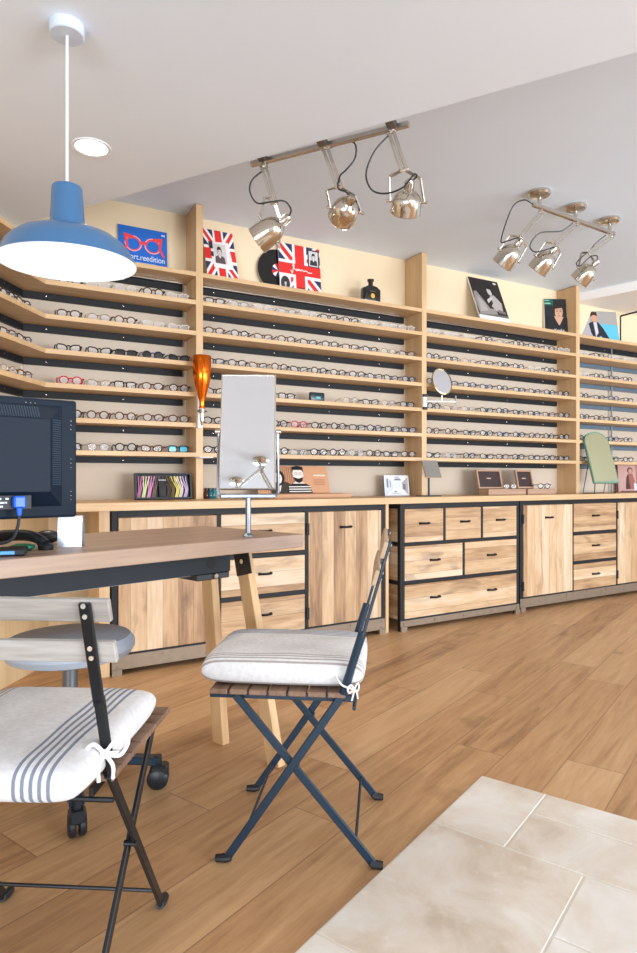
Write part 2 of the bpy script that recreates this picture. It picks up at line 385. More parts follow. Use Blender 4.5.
# ceilings
far = 7.5
hp = [e0-ed*3, e1+ed*4, e1+ed*4+en*far, e0-ed*3+en*far]
struct(MB().prism([(p.x, p.y) for p in hp], ZH, ZH+.08).build('ceiling', plain('ceiling_paint_cool', s2l(226, 239, 255), .85, 0, .012, 5)))
lp = [e0-ed*3, e1+ed*4, e1+ed*4-en*6, e0-ed*3-en*6]
struct(MB().prism([(p.x, p.y) for p in lp], ZL, ZH+.08).build('ceiling_lowered', ceil_paint))
b0, b1 = line_pt(578, 293.3, ZH), line_pt(637, 281, ZH)
bd = (b1-b0).normalized(); bn = Vector((-bd.y, bd.x, 0)); bn = bn if bn.x > 0 else -bn
bp_ = [b0-bd*.45, b1+bd*3, b1+bd*3+bn*3, b0-bd*.45+bn*3]
struct(MB().prism([(p.x, p.y) for p in bp_], ZH-.075, ZH+.02).build('ceiling_bulkhead', plain('bulkhead_paint', s2l(246, 244, 242), .8, 0, .01)))

# ================================================================== SHELVING
SZ = [2.241, 2.0725, 1.889, 1.704, 1.5226, 1.340, 1.163]; TH = .0255
CT = .885                                                  # counter top height
UA, UB, UC, UD = .829, 2.514, 4.149, 5.80; UW = .043
back_paint = plain('display_back_panel', s2l(200, 183, 164), .7, 0, .02, 8)
rail_mat = plain('black_light_rail', s2l(30, 31, 34), .55, 0, .06, 30, .25)
def rail_studs(rl, xs, y, z):
    for x in xs: MB().tube([(x, y, z), (x, y-.006, z), (x, y-.007, z)], [.0042, .0042, .002], 8).build('stud', chrome(), rl)
def shelving(name, label, s0, s1, upright, corner=False, blue=False):
    o = thing(name, label, 'shelving', M.pt(s0, 0, CT), M.a)
    X1 = s1-s0
    inv = o.matrix_basis
    def wl(p): return Matrix.LocRotScale(o.location, o.rotation_euler, None).inverted() @ p
    if upright: MB().box(X1, X1+UW, 0, WT-.003, 0, ZH-CT-.004, .0012).build('upright', oak('Z'), o)
    for i, z in enumerate(SZ):
        zz = z-CT
        if corner:
            pts = [L.pt(-.95, 0), M.pt(0, 0), M.pt(UA, 0), M.pt(UA, WT-.003), M.pt(-(WT-.003)*math.tan(R(27.65)), WT-.003), L.pt(-.95, WT-.003)]
            pts = [wl(Vector((p.x, p.y, CT))) for p in pts]
            MB().prism([(p.x, p.y) for p in pts], zz-TH, zz).build('shelf', oak('X'), o)
        else:
            MB().box(0, X1, 0, WT-.003, zz-TH, zz, .001).build('shelf', oak('X'), o)
        x0 = -.10 if corner else .005; x1 = X1-.03
        zt = zz-TH-(.012 if i == 0 else .002)
        rm = plain('blue_grey_light_rail', s2l(96, 114, 128), .35, .1) if blue and i > 0 else rail_mat
        rl = MB().box(x0, x1, WT-.03, WT-.006, zt-.036, zt, .001).build('light_rail', rm, o)
        rail_studs(rl, [x0+.12+k*.42 for k in range(int((x1-x0-.1)/.42)+1)], WT-.03, zt-.018)
        if i == 0: MB().box(x0, x1, WT-.05, WT-.006, zt+.001, zt+.010, .001).build('aluminium_channel', steel(), o)
        if corner:
            a, b = L.pt(-.9, WT-.03), L.pt(.075, WT-.03); n_ = Ln*.024
            pl = [wl(p) for p in (a, b, b+n_, a+n_)]
            l2 = MB().prism([(p.x, p.y) for p in pl], zt-.036, zt).build('light_rail', rail_mat, o)
            for k in (-.75, -.4, -.1):
                p = wl(L.pt(k, WT-.03)); q = wl(L.pt(k, WT-.036)); MB().cyl((p.x, p.y, zt-.018), (q.x, q.y, zt-.018), .004, 8).build('stud', chrome(), l2)
    bx0 = 0.0
    if corner:
        MB().box(-.095, X1, WT-.0055, WT-.002, 0, SZ[0]-CT-TH, 0).build('back_panel', back_paint, o)
        a, b = L.pt(-.95, WT-.0055), L.pt(.10, WT-.0055); n_ = Ln*.0035
        pl = [wl(p) for p in (a, b, b+n_, a+n_)]
        MB().prism([(p.x, p.y) for p in pl], 0, SZ[0]-CT-TH).build('back_panel', back_paint, o)
    else:
        MB().box(0, X1, WT-.0055, WT-.002, 0, SZ[0]-CT-TH, 0).build('back_panel', back_paint, o)
    return o
shelving('corner_shelving', 'oak display shelving bent round the corner behind the pendant lamp, under the blue poster', 0, UA, True, corner=True)
shelving('display_shelving', 'wide oak display shelving bay under the vinyl record and the black bottle', UA+UW, UB, True)
shelving('display_shelving', 'oak display shelving bay under the black-and-white picture, above the two open wooden boxes', UB+UW, UC, True)
sh4 = shelving('display_shelving', 'oak display shelving bay with blue-grey strips and a vertical metal rod, under the poolside picture', UC+UW, UD, True, blue=True)
rs = M.s_of(618.3, .1)-(UC+UW)
MB().cyl((rs, .17, 0), (rs, .17, SZ[0]-CT-TH), .0075, 10).build('support_rod', plain('rod_grey', s2l(132, 136, 140), .6, .2), sh4)

# ================================================================== COUNTER + CABINETS
def wk(s, t): p = K.pt(s, t); return (p.x, p.y)
CB = [wk(-.55, -.045), wk(5.2, -.045)]
def backpt(s): p = M.pt(s, WT-.004); return (p.x, p.y)
lq = [L.pt(-1.0, WT-.004), L.pt(-1.0, -.22)]
cpoly = [CB[0], CB[1], backpt(6.3), backpt(-WT*math.tan(R(27.65))), (lq[0].x, lq[0].y), (lq[1].x, lq[1].y)]
o = thing('counter_top', 'long pale oak counter top running over the black-framed cabinets', 'counter', K.pt(0, 0, .845), K.a)
MB().prism(cpoly, .8445, CT, None).build('worktop', oak('X'), o, world=False, mx=Matrix.LocRotScale(o.location, o.rotation_euler, None).inverted())
o['category'] = 'counter'
def handle(parent, x, y, z, w=.075):
    mb = MB(); mb.tube(bez([(x-w/2, y-.002, z), (x-w*.42, y-.02, z+.001), (x, y-.026, z), (x+w*.42, y-.02, z+.001), (x+w/2, y-.002, z)], 4), .0062, 6, flat=1.3)
    mb.box(x-w/2-.006, x-w/2+.008, y-.006, y+.002, z-.008, z+.008, .001); mb.box(x+w/2-.008, x+w/2+.006, y-.006, y+.002, z-.008, z+.008, .001)
    return mb.build('handle', black(), parent)
def cab(label, s0, s1, t0, dep, posts, zb, cols, plz):
    o = thing('cabinet', label, 'cabinet', K.pt(s0, t0, 0), K.a)
    W = s1-s0; zt = .843; pw = .022
    mb = MB()
    for x in (0, W-.03): mb.box(x, x+.03, 0, .03, 0.0, zt, .001); mb.box(x, x+.03, dep-.03, dep, 0, zt, .001)
    mb.box(0.03, W-.03, 0, .03, zt-.034, zt, .001); mb.box(.03, W-.03, 0, .03, plz-.006, plz+.006)
    mb.box(0, .03, .03, dep-.03, zt-.034, zt); mb.box(W-.03, W, .03, dep-.03, zt-.034, zt)
    for z in zb: mb.box(0, .02, .03, dep-.03, z, z+.024); mb.box(W-.02, W, .03, dep-.03, z, z+.024)
    for x in posts: mb.box(x-pw/2, x+pw/2, 0, .03, plz, zt-.034)
    fr_ = mb.build('metal_frame', black(), o)
    MB().box(.008, W-.008, .034, dep-.004, plz, zt-.004).build('carcass', mango('X', 'Z'), o)
    mb = MB(); mb.box(.0, W, -.004, .012, .028, plz-.004, .001)
    for x in (0, W-.05): mb.prism([(x, .0), (x+.05, .0), (x+.05, .03), (x, .03)] if False else [(x, 0), (x+.05, 0), (x+.05, .032), (x, .032)], -.012, .004, Matrix(((1, 0, 0, 0), (0, 0, 1, 0), (0, 1, 0, 0), (0, 0, 0, 1))))
    for k in range(int(W/.24)+1):
        x = .03+k*(W-.06)/max(1, int(W/.24))
        for z in (.045, plz-.02): mb.cyl((x, -.004, z), (x, -.008, z), .006, 8)
    mb.build('plinth', rust(), o)
    for c in cols:
        x0, x1 = c['x']
        if c['k'] == 'door':
            d = MB().box(x0, x1, -.006, .02, plz+.008, zt-.038, .0015).build('door', mango('Z', 'X'), o)
            if c.get('h'): handle(d, c['h'], -.006, .707)
            for z in (plz+.09, zt-.14): 
                MB().box(x0-.016, x0+.004, -.010, -.002, z-.035, z+.035, .001).build('hinge', black(), d)
        else:
            z0, z1 = c['z']
            d = MB().box(x0, x1, -.006, .02, z0, z1, .0015).build('drawer', mango('X', 'Z'), o)
            for h in c['h']: handle(d, h, -.006, (z0+z1)/2+.012)
            if c.get('bar'):
                MB().box(x0-.002, x1+.002, -.001, .028, z1+.002, c['bar'], .0005).build('cross_bar', black(), o)
    return o
def ks(u): return K.s_of(u)
s0 = ks(111.5); s1 = ks(384.8)
zr = [(.106, .314), (.342, .55), (.58, .805)]; zbar = (.34, .576, None)
pA, pB = ks(218.5)-s0, ks(306.3)-s0
cols = [dict(k='door', x=(.034, pA-.013), h=(.034+pA)/2), dict(k='door', x=(pB+.013, s1-s0-.034), h=ks(345)-s0)]
for (z0, z1), zb_ in zip(zr, zbar): cols.append(dict(k='drawer', x=(pA+.014, pB-.014), z=(z0, z1), h=[ks(264.5)-s0], bar=zb_))
cab('longest black-framed mango wood cabinet with two doors flanking three drawers, behind the desk', s0, s1, 0, .26, [pA, pB], (.318, .554), cols, .104)
s0 = K.s_of(400.3, -.025); s1 = K.s_of(519, -.025); k2 = lambda u: K.s_of(u, -.025)-s0; W2 = s1-s0
cols = []
for xa, xb, h in ((.034, k2(444)-.012, k2(423.5)), (k2(444)+.012, k2(481.5)-.012, k2(464)), (k2(481.5)+.012, W2-.034, k2(499.5))): cols.append(dict(k='drawer', x=(xa, xb), z=(.586, .807), h=[h]))
for xa, xb, h in ((.034, k2(463.2)-.012, k2(434)), (k2(463.2)+.012, W2-.034, k2(490.5))): cols.append(dict(k='drawer', x=(xa, xb), z=(.332, .56), h=[h]))
cols.append(dict(k='drawer', x=(.034, W2-.034), z=(.082, .304), h=[k2(434.3), k2(490.8)]))
c2 = cab('black-framed mango wood chest of six drawers, between the two cabinets with doors', s0, s1, -.025, .26, [], (.306, .562), cols, .074)
mb = MB()
mb.box(.03, W2-.03, -.001, .028, .308, .328); mb.box(.03, W2-.03, -.001, .028, .564, .582)
for u in (444, 481.5): mb.box(k2(u)-.011, k2(u)+.011, -.001, .028, .582, .81)
mb.box(k2(463.2)-.011, k2(463.2)+.011, -.001, .028, .328, .564); mb.build('cross_bar', black(), c2)
for z0, z1 in ((.1, .30), (.335, .556), (.592, .80)): MB().box(.002, .008, .034, .226, z0, z1).build('side_panel', mango('Y', 'Z'), c2)
s0 = ks(520); s1 = s0+2.1; k3 = lambda u: ks(u)-s0
cols = [dict(k='door', x=(.034, k3(572.7)-.01), h=k3(548)), dict(k='door', x=(k3(616.5)+.012, k3(616.5)+.62), h=k3(640)), dict(k='door', x=(k3(616.5)+.645, 2.1-.034), h=1.7)]
for (z0, z1), zb_ in zip(zr, zbar): cols.append(dict(k='drawer', x=(k3(572.7)+.008, k3(616.5)-.014), z=(z0, z1), h=[k3(594.5)], bar=zb_))
cab('black-framed mango wood cabinet with a pale door beside three stacked drawers, under the green mirror', s0, s1, 0, .24, [k3(572.7), k3(616.5)], (.318, .554), cols, .10)
for u0, u1, lab in ((385.8, 389.2, 'pale upright counter support board between the long cabinet and the six-drawer chest'), (99, 110.6, 'pale upright counter support board at the corner end of the long cabinet')):
    a, b = K.s_of(u0), K.s_of(u1)
    tag(MB().box(0, b-a-.004, .0, .24, 0, .8435, .001).build('support_plank', oak('Z')), lab, 'board')
    ob = [x for x in bpy.data.objects if x.name.startswith('support_plank')][-1]
    ob.location = K.pt(a, .0, 0); ob.rotation_euler.z = K.a
# plywood front closing the corner under the counter
a, b = L.pt(-.95, .02), M.pt(.02, .05)
ob = MB().prism([(a.x, a.y), (L.pt(-.02, .02).x, L.pt(-.02, .02).y), (b.x, b.y), (M.pt(.36, .05).x, M.pt(.36, .05).y), (M.pt(.36, .07).x, M.pt(.36, .07).y), (M.pt(0, .07).x, M.pt(0, .07).y), (L.pt(-.01, .04).x, L.pt(-.01, .04).y), (L.pt(-.95, .04).x, L.pt(-.95, .04).y)], 0, .8435).build('wainscot', wood('birch_panel', [s2l(204, 170, 124), s2l(220, 190, 146), s2l(228, 202, 160)], 'Z', .6, .5))
tag(ob, 'pale birch panel closing the corner under the counter, beyond the swivel stool', 'panel')

# ================================================================== GLASSES
def lens_outline(kind):
    w, h = .050, .040
    pts = []
    for k in range(18):
        a = 2*PI*k/18; c, s = math.cos(a), math.sin(a)
        if kind == 'round': x, z = .0235*c, .0215*s
        elif kind == 'square':
            e = .5; x = math.copysign(abs(c)**e, c)*.0260; z = math.copysign(abs(s)**e, s)*.0180
        elif kind == 'panto':
            x = .0255*c*(1+.10*s); z = .0205*s
        else:
            x = .0265*math.copysign(abs(c)**.7, c); z = .0175*math.copysign(abs(s)**.8, s)+.006*c*(1 if s > 0 else .2)
        pts.append((x, z))
    return pts
GC = dict(black=(s2l(22, 20, 22), .3, 0), tortoise=(s2l(92, 54, 28), .3, 0), gold=(s2l(176, 140, 84), .3, .9), clear=(s2l(226, 214, 200), .2, 0), red=(s2l(196, 36, 48), .3, 0), silver=(s2l(150, 150, 154), .3, .9),
          navy=(s2l(36, 44, 72), .3, 0), teal=(s2l(60, 186, 200), .25, 0), plum=(s2l(150, 60, 84), .3, 0), brown=(s2l(60, 40, 30), .3, 0))
GM = {}
def glasses_mesh(kind, col, lens):
    key = (kind, col, lens)
    if key in GM: return GM[key]
    c = GC[col]; fm = plain('eyewear_'+col, c[0], c[1], c[2], .05, 80)
    lm = {'clear': lensmat('demo_lens', s2l(244, 244, 248), .22), 'dark': lensmat('dark_lens', s2l(14, 18, 26), 1.0), 'blue': lensmat('blue_mirror_lens', s2l(40, 170, 200), .9)}[lens]
    thin = col in ('gold', 'silver'); r = .0016 if thin else (.0022 if col == 'clear' else .0034)
    ol = lens_outline(kind); zc = max(-min(p[1] for p in ol), 0)+r; cx = .0335
    mb = MB()
    for sg in (-1, 1): mb.tube([(sg*cx+sg*p[0], 0, zc+p[1]) for p in ol], r, 5, closed=True)
    mb.tube(bez([(-.011, 0, zc+.006), (-.005, -.002, zc+.011), (.005, -.002, zc+.011), (.011, 0, zc+.006)], 3), r*1.1, 5)
    for sg in (-1, 1): mb.tube([(sg*.058, 0, zc+.009), (sg*.0675, .001, zc+.011), (sg*.0685, .008, zc+.011)], r*1.2, 5)
    fr_ = mb.mesh('frame_front', fm)
    ls = []
    for sg in (-1, 1): ls.append(MB().face([(sg*cx+sg*p[0]*.97, .0004, zc+p[1]*.97) for p in ol]).mesh('lens', lm))
    ts = []
    for sg in (-1, 1): ts.append(MB().tube([(sg*.0685, .008, zc+.011), (sg*.068, .06, zc+.010), (sg*.066, .098, zc+.007), (sg*.063, .118, zc-.006), (sg*.061, .132, .0016)], [r*1.1, r*1.1, r*1.1, r*1.2, r], 5).mesh('temple', fm))
    GM[key] = (fr_, ls, ts); return GM[key]
NTH = ['first', 'second', 'third', 'fourth', 'fifth', 'sixth', 'seventh', 'eighth', 'ninth', 'tenth', 'eleventh', 'twelfth']
COLW = dict(black='black', tortoise='tortoiseshell', gold='thin gold', clear='clear-rimmed', red='red', silver='thin silver', navy='dark navy', teal='turquoise', plum='plum red', brown='dark brown')
ROWN = ['top row', 'second row', 'third row', 'fourth row', 'fifth row', 'bottom row']
KW = dict(round='round', square='square', panto='rounded', cat='upswept')
def put_glasses(fr, s, row, k, kind, col, lens, label, turn, t=.045, base=None, z=None):
    z = SZ[row+1] if z is None else z
    o = thing('eyeglasses', label, 'glasses', fr.pt(s, t, z), fr.a+turn, 'eyeglasses on the display shelves' if base is None else None)
    f, ls, ts = glasses_mesh(kind, col, lens)
    for nm, me in [('frame_front', f)]+[('lens', x) for x in ls]+[('temple', x) for x in ts]:
        c = bpy.data.objects.new(nm, me); C.objects.link(c); c.parent = o
    return o
kinds = ['square', 'panto', 'round', 'cat']
pal = [['clear', 'clear', 'gold', 'silver', 'clear', 'brown'], ['black', 'brown', 'gold', 'clear', 'tortoise'], ['black', 'black', 'brown', 'navy', 'tortoise'], ['black', 'brown', 'black', 'gold', 'tortoise'], ['black', 'tortoise', 'brown', 'black', 'navy'], ['black', 'tortoise', 'black', 'brown', 'silver']]
bays = [('corner', L, -.60, -.06, 4, 'angled corner shelving'), ('one', M, .05, UA-.02, 5, 'shelving under the blue poster'), ('two', M, UA+UW+.01, UB-.015, 10, 'bay under the record'),
        ('three', M, UB+UW+.01, UC-.015, 9, 'bay under the black-and-white picture'), ('four', M, UC+UW+.01, UC+UW+.80, 4, 'bay under the poolside picture')]
for bn_, fr, a, b, n, where in bays:
    for row in range(6):
        m = n + (1 if bn_ == 'two' and row in (2, 4, 5) else 0)
        pitch = (b-a)/m
        for k in range(m):
            s = a+pitch*(k+.5)+random.uniform(-.006, .006)
            kind = random.choice(kinds); col = random.choice(pal[row]); lens = 'clear'; turn = random.uniform(-.10, .10)
            if bn_ == 'one' and row == 2 and k >= 2: lens = 'dark'; col = 'black' if k != 3 else 'navy'
            if bn_ == 'one' and row == 3 and k == 0: col = 'red'
            if bn_ == 'one' and row == 5 and k == 4: col = 'black'; lens = 'blue'
            if bn_ == 'two' and row == 4 and k == 4: col = 'red'
            if bn_ == 'four' and row == 3: col = random.choice(['tortoise', 'brown', 'tortoise', 'tortoise'])
            if bn_ == 'two' and row == 3 and abs(s-M.s_of(317.5, .05)) < .11: continue
            desc = COLW[col]+' '+KW[kind]+' '+('sunglasses' if lens != 'clear' else 'glasses')
            put_glasses(fr, s, row, k, kind, col, lens, f'{desc}, {NTH[k]} along the {ROWN[row]}, {where}', turn)

# ================================================================== POSTERS AND ITEMS ON THE TOP SHELF
TZ = SZ[0]
def p_blue(p):
    B = (36, 104, 196); p.rect(0, 0, 1, 1, B)
    RD = (236, 70, 72); PK = (248, 170, 176)
    for cx, rx in ((.30, .155), (.70, .155)):
        p.ell(cx, .63, rx+.02, .175, PK).ell(cx, .63, rx, .155, RD).ell(cx, .62, rx-.025, .125, B)
    p.poly([(.42, .70), (.58, .70), (.57, .63), (.43, .63)], RD)
    p.poly([(.10, .84), (.30, .80), (.28, .74), (.15, .74)], RD).poly([(.90, .84), (.70, .80), (.72, .74), (.85, .74)], RD)
    p.poly([(.10, .82), (.16, .76), (.20, .56), (.12, .44), (.09, .47), (.15, .58)], RD).poly([(.90, .82), (.84, .76), (.82, .56), (.92, .40), (.95, .43), (.87, .58)], RD)
    p.text('ajort.reedition', .54, .28, .050, (232, 240, 250), .235)
    p.rect(.36, .20, .76, .225, (150, 188, 232))
    p.rect(.88, .885, .955, .925, (190, 212, 240))
s = (M.s_of(118.3, .17)+M.s_of(168.3, .17))/2
panel('poster', 'square blue poster printed with red glasses, on the top shelf behind the pendant lamp', 'poster', M, s, .185, TZ, .29, .275, .006, .05, 0, p_blue, (70, 120, 190))
def portrait(p, x, z, sc, skin, hair, top):
    p.poly([(x-.42*sc, z-.55*sc), (x-.36*sc, z-.22*sc), (x-.12*sc, z-.14*sc), (x+.12*sc, z-.14*sc), (x+.36*sc, z-.22*sc), (x+.42*sc, z-.55*sc)], top)
    p.poly([(x-.09*sc, z-.1*sc), (x+.09*sc, z-.1*sc), (x+.1*sc, z-.2*sc), (x, z-.3*sc), (x-.1*sc, z-.2*sc)], skin)
    p.ell(x, z+.08*sc, .2*sc, .24*sc, hair).ell(x, z+.04*sc, .155*sc, .2*sc, skin)
    p.poly([(x-.17*sc, z+.12*sc), (x+.16*sc, z+.16*sc), (x+.12*sc, z+.29*sc), (x-.10*sc, z+.30*sc)], hair)
    for d in (-.065, .065): p.ell(x+d*sc, z+.05*sc, .03*sc, .014*sc, BK, 8); p.rect(x+(d-.04)*sc, z+.085*sc, x+(d+.04)*sc, z+.1*sc, hair)
    p.poly([(x-.012*sc, z+.04*sc), (x+.02*sc, z-.03*sc), (x-.02*sc, z-.03*sc)], [max(0, c-40) for c in skin]).rect(x-.05*sc, z-.085*sc, x+.05*sc, z-.065*sc, (150, 90, 84))
def p_jack(p):
    union(p)
    p.poly([(.20, .30), (.80, .24), (.88, .30), (.80, .78), (.22, .74)], (236, 226, 226))
    p.rect(.30, .34, .70, .72, (206, 200, 198)); portrait(p, .48, .54, .40, (214, 200, 194), (52, 44, 46), (92, 80, 82))
    p.rect(.16, .60, .28, .74, (60, 50, 54)).rect(.20, .44, .28, .54, (70, 60, 62)).rect(.24, .22, .82, .29, (240, 234, 230))
s = (M.s_of(208, .06)+M.s_of(240, .06))/2
panel('poster', 'upright red, white and blue flag poster with a portrait, leaning beside the tall upright', 'poster', M, s, .075, TZ, .205, .365, .004, R(19), 0, p_jack)
def p_sleeve(p):
    union(p)
    def sub(box, f):
        q = p.box; p.box = box; f(); p.box = q
    sub((.70, .60, .98, .96), lambda: (p.rect(0, 0, 1, 1, (46, 44, 60)), p.rect(.1, .05, .9, .92, (208, 206, 208)), portrait(p, .5, .55, .8, (220, 216, 214), (40, 36, 38), (60, 56, 60))))
    sub((.0, .0, .26, .36), lambda: (p.rect(0, 0, 1, 1, (236, 232, 230)), p.ell(.5, .5, .42, .42, (60, 56, 60)), portrait(p, .5, .5, .62, (206, 200, 198), (36, 34, 36), (80, 76, 80))))
    pts = [(.26, .46), (.30, .40), (.33, .52), (.36, .58), (.31, .57), (.36, .50), (.41, .46), (.42, .51), (.45, .47), (.47, .51), (.50, .47), (.54, .51), (.57, .47), (.62, .50), (.70, .46), (.78, .47)]
    p.stroke(pts, .005, (250, 246, 244)); p.rect(.42, .12, .58, .135, (120, 30, 34))
s = (M.s_of(278.5, .12)+M.s_of(321.3, .12))/2
panel('record_sleeve', 'square red, white and blue flag record sleeve with a white signature', 'record sleeve', M, s+.02, .15, TZ+.008, .315, .345, .004, R(6), 0, p_sleeve)
o = thing('record_stand', 'thin black strip stand under the flag record sleeve', 'stand', M.pt(s, .10, TZ), M.a)
MB().box(-.16, .21, 0, .075, 0, .008, .001).build('base', gun(), o)
sr = s-.135
o = thing('vinyl_record', 'black vinyl record half hidden behind the flag record sleeve', 'record', M.pt(sr, .168, TZ+.006), (-R(6), 0, M.a))
mb = MB(); mb.lathe([(.004, 0)]+[(r/1000, .0014 if (r//6) % 2 else .0018) for r in range(52, 148, 6)]+[(.148, 0), (.148, -.002), (.004, -.002)], 40, Matrix.Translation((0, -.003, .15)) @ rotm(PI/2))
mb.build('disc', plain('vinyl', s2l(20, 18, 20), .22, 0, .03, 20, .7), o)
p = Print(.1, .1, -.0055); 
for k in range(12):
    a0, a1 = 2*PI*k/12, 2*PI*(k+1)/12
    p.poly([(.5, .5)]+[(.5+.48*math.cos(a0+(a1-a0)*j/3), .5+.48*math.sin(a0+(a1-a0)*j/3)) for j in range(4)], (RED, WH, NAVY)[k % 3])
l = p.done('centre_label', o); l.location = (0, 0, .10)
# square black bottle
s = M.s_of(371, .06)
o = thing('bottle', 'squat black glass bottle with a round gold emblem, on the top shelf', 'bottle', M.pt(s, .065, TZ), M.a)
W, D, H = .145, .055, .105
mb = MB(); mb.box(-W/2, W/2, -D/2, D/2, 0, H, .016, seg=3); mb.prism([(-W/2+.012, H-.012), (W/2-.012, H-.012), (.045, H+.006), (.02, H+.012), (-.02, H+.012), (-.045, H+.006)], -D/2+.006, D/2-.006, Matrix(((1, 0, 0, 0), (0, 0, 1, 0), (0, 1, 0, 0), (0, 0, 0, 1))))
mb.build('glass_body', plain('black_glass', s2l(16, 15, 16), .12, 0, .02, 20, .6, coat=.5), o)
MB().lathe([(.017, H+.008), (.016, H+.045), (.023, H+.047), (.024, H+.060), (.001, H+.061)], 20).build('stopper', plain('black_stopper', s2l(34, 28, 24), .4), o)
MB().cyl((0, -D/2-.0002, .045), (0, -D/2-.0022, .045), .017, 24).build('emblem', plain('gold_foil', s2l(226, 184, 84), .35, .4), o)
p = Print(.1, .1, -D/2); p.rect(.28, .74, .72, .80, (96, 84, 68)); p.rect(.3, .14, .7, .19, (110, 100, 84)); p.done('lettering', o)
# black and white picture
def p_bw(p):
    p.rect(0, 0, 1, 1, (240, 240, 238)).rect(0, .12, 1, 1, (42, 36, 36)).rect(0, .12, 1, .17, (110, 104, 100))
    p.poly([(.06, .14), (.0, .42), (.04, .66), (.14, .68), (.32, .46), (.44, .30), (.62, .30), (.66, .18), (.3, .15)], (150, 142, 138))
    p.poly([(.10, .2), (.12, .58), (.3, .42), (.36, .24)], (176, 168, 162))
    p.ell(.60, .72, .085, .10, (196, 190, 186)).poly([(.50, .78), (.56, .86), (.70, .84), (.74, .66), (.68, .62), (.64, .76)], (30, 26, 28))
    p.poly([(.56, .60), (.60, .44), (.52, .36), (.62, .26), (.86, .24), (.90, .46), (.80, .56), (.70, .64)], (178, 170, 164))
    p.poly([(.44, .42), (.62, .54), (.58, .58), (.42, .5)], (200, 194, 190)).poly([(.7, .3), (.94, .26), (.94, .2), (.7, .22)], (120, 112, 108)).ell(.86, .93, .06, .025, (210, 206, 204))
s = (M.s_of(480, .05)+M.s_of(510.5, .05))/2
panel('picture', 'black-and-white picture board with a white bottom border, leaning on the top shelf', 'picture', M, s, .055, TZ, .315, .405, .012, R(22), 0, p_bw)
def p_man(p):
    p.rect(0, 0, 1, 1, (30, 36, 38)).rect(0, .82, .34, 1, (30, 92, 80)).rect(.02, .86, .24, .89, (150, 200, 190)).rect(.02, .95, .2, .97, (150, 200, 190))
    portrait(p, .56, .60, 1.0, (206, 160, 132), (44, 30, 24), (24, 24, 28)); p.poly([(.36, .52), (.44, .40), (.56, .26), (.68, .38), (.74, .50)], (204, 158, 132))
    p.poly([(.10, .0), (.08, .5), (.34, .52), (.56, .24), (.74, .5), (.98, .44), (1, 0)], (26, 26, 30)); p.ell(.9, .92, .03, .04, (220, 220, 220)); p.text('Kosky', .56, .09, .036, (240, 240, 240))
s = (M.s_of(545, .10)+M.s_of(571, .10))/2
panel('picture', 'colour picture of a dark-haired person in a black shirt, against the last shelf upright', 'picture', M, s+.035, .15, TZ, .225, .315, .03, R(4), R(-24), p_man)
def p_pool(p):
    p.rect(0, 0, 1, 1, (150, 176, 190)).rect(0, .55, 1, 1, (164, 160, 156)).poly([(.45, 0), (1, 0), (1, .55), (.55, .6)], (96, 186, 214)).poly([(0, 0), (.3, 0), (.26, .9), (.08, 1), (0, 1)], (176, 170, 176))
    p.poly([(.22, .60), (.34, .66), (.48, .64), (.60, .44), (.76, .06), (.62, .0), (.52, .2), (.34, .06), (.26, .3)], (40, 42, 54)).poly([(.35, .64), (.44, .64), (.46, .3), (.38, .16)], (206, 200, 206))
    p.ell(.38, .76, .075, .12, (206, 150, 124)).poly([(.28, .82), (.30, .98), (.46, .97), (.47, .84), (.38, .88)], (60, 40, 32)).ell(.42, .06, .07, .05, (206, 150, 124)).poly([(.60, .0), (.76, .08), (.72, -.1)], (230, 226, 226))
s = (M.s_of(584.5, .09)+M.s_of(621.5, .09))/2
panel('picture', 'picture of a person in a dark jacket seated by blue water, on the top shelf', 'picture', M, s+.02, .13, TZ, .355, .30, .003, R(12), R(-22), p_pool)
# thin black frame bar by the far wall (door frame beyond)
a = P(620.5, 316, 5.85); b = P(660, 306, 5.75)
o = MB().bar(a, b, .014, .014, (0, 0, 1)).build('trim_1', black()); struct(o)
o = MB().bar((a.x, a.y, a.z), (a.x, a.y, TZ), .010, .010, (1, 0, 0)).build('trim_2', black()); struct(o)

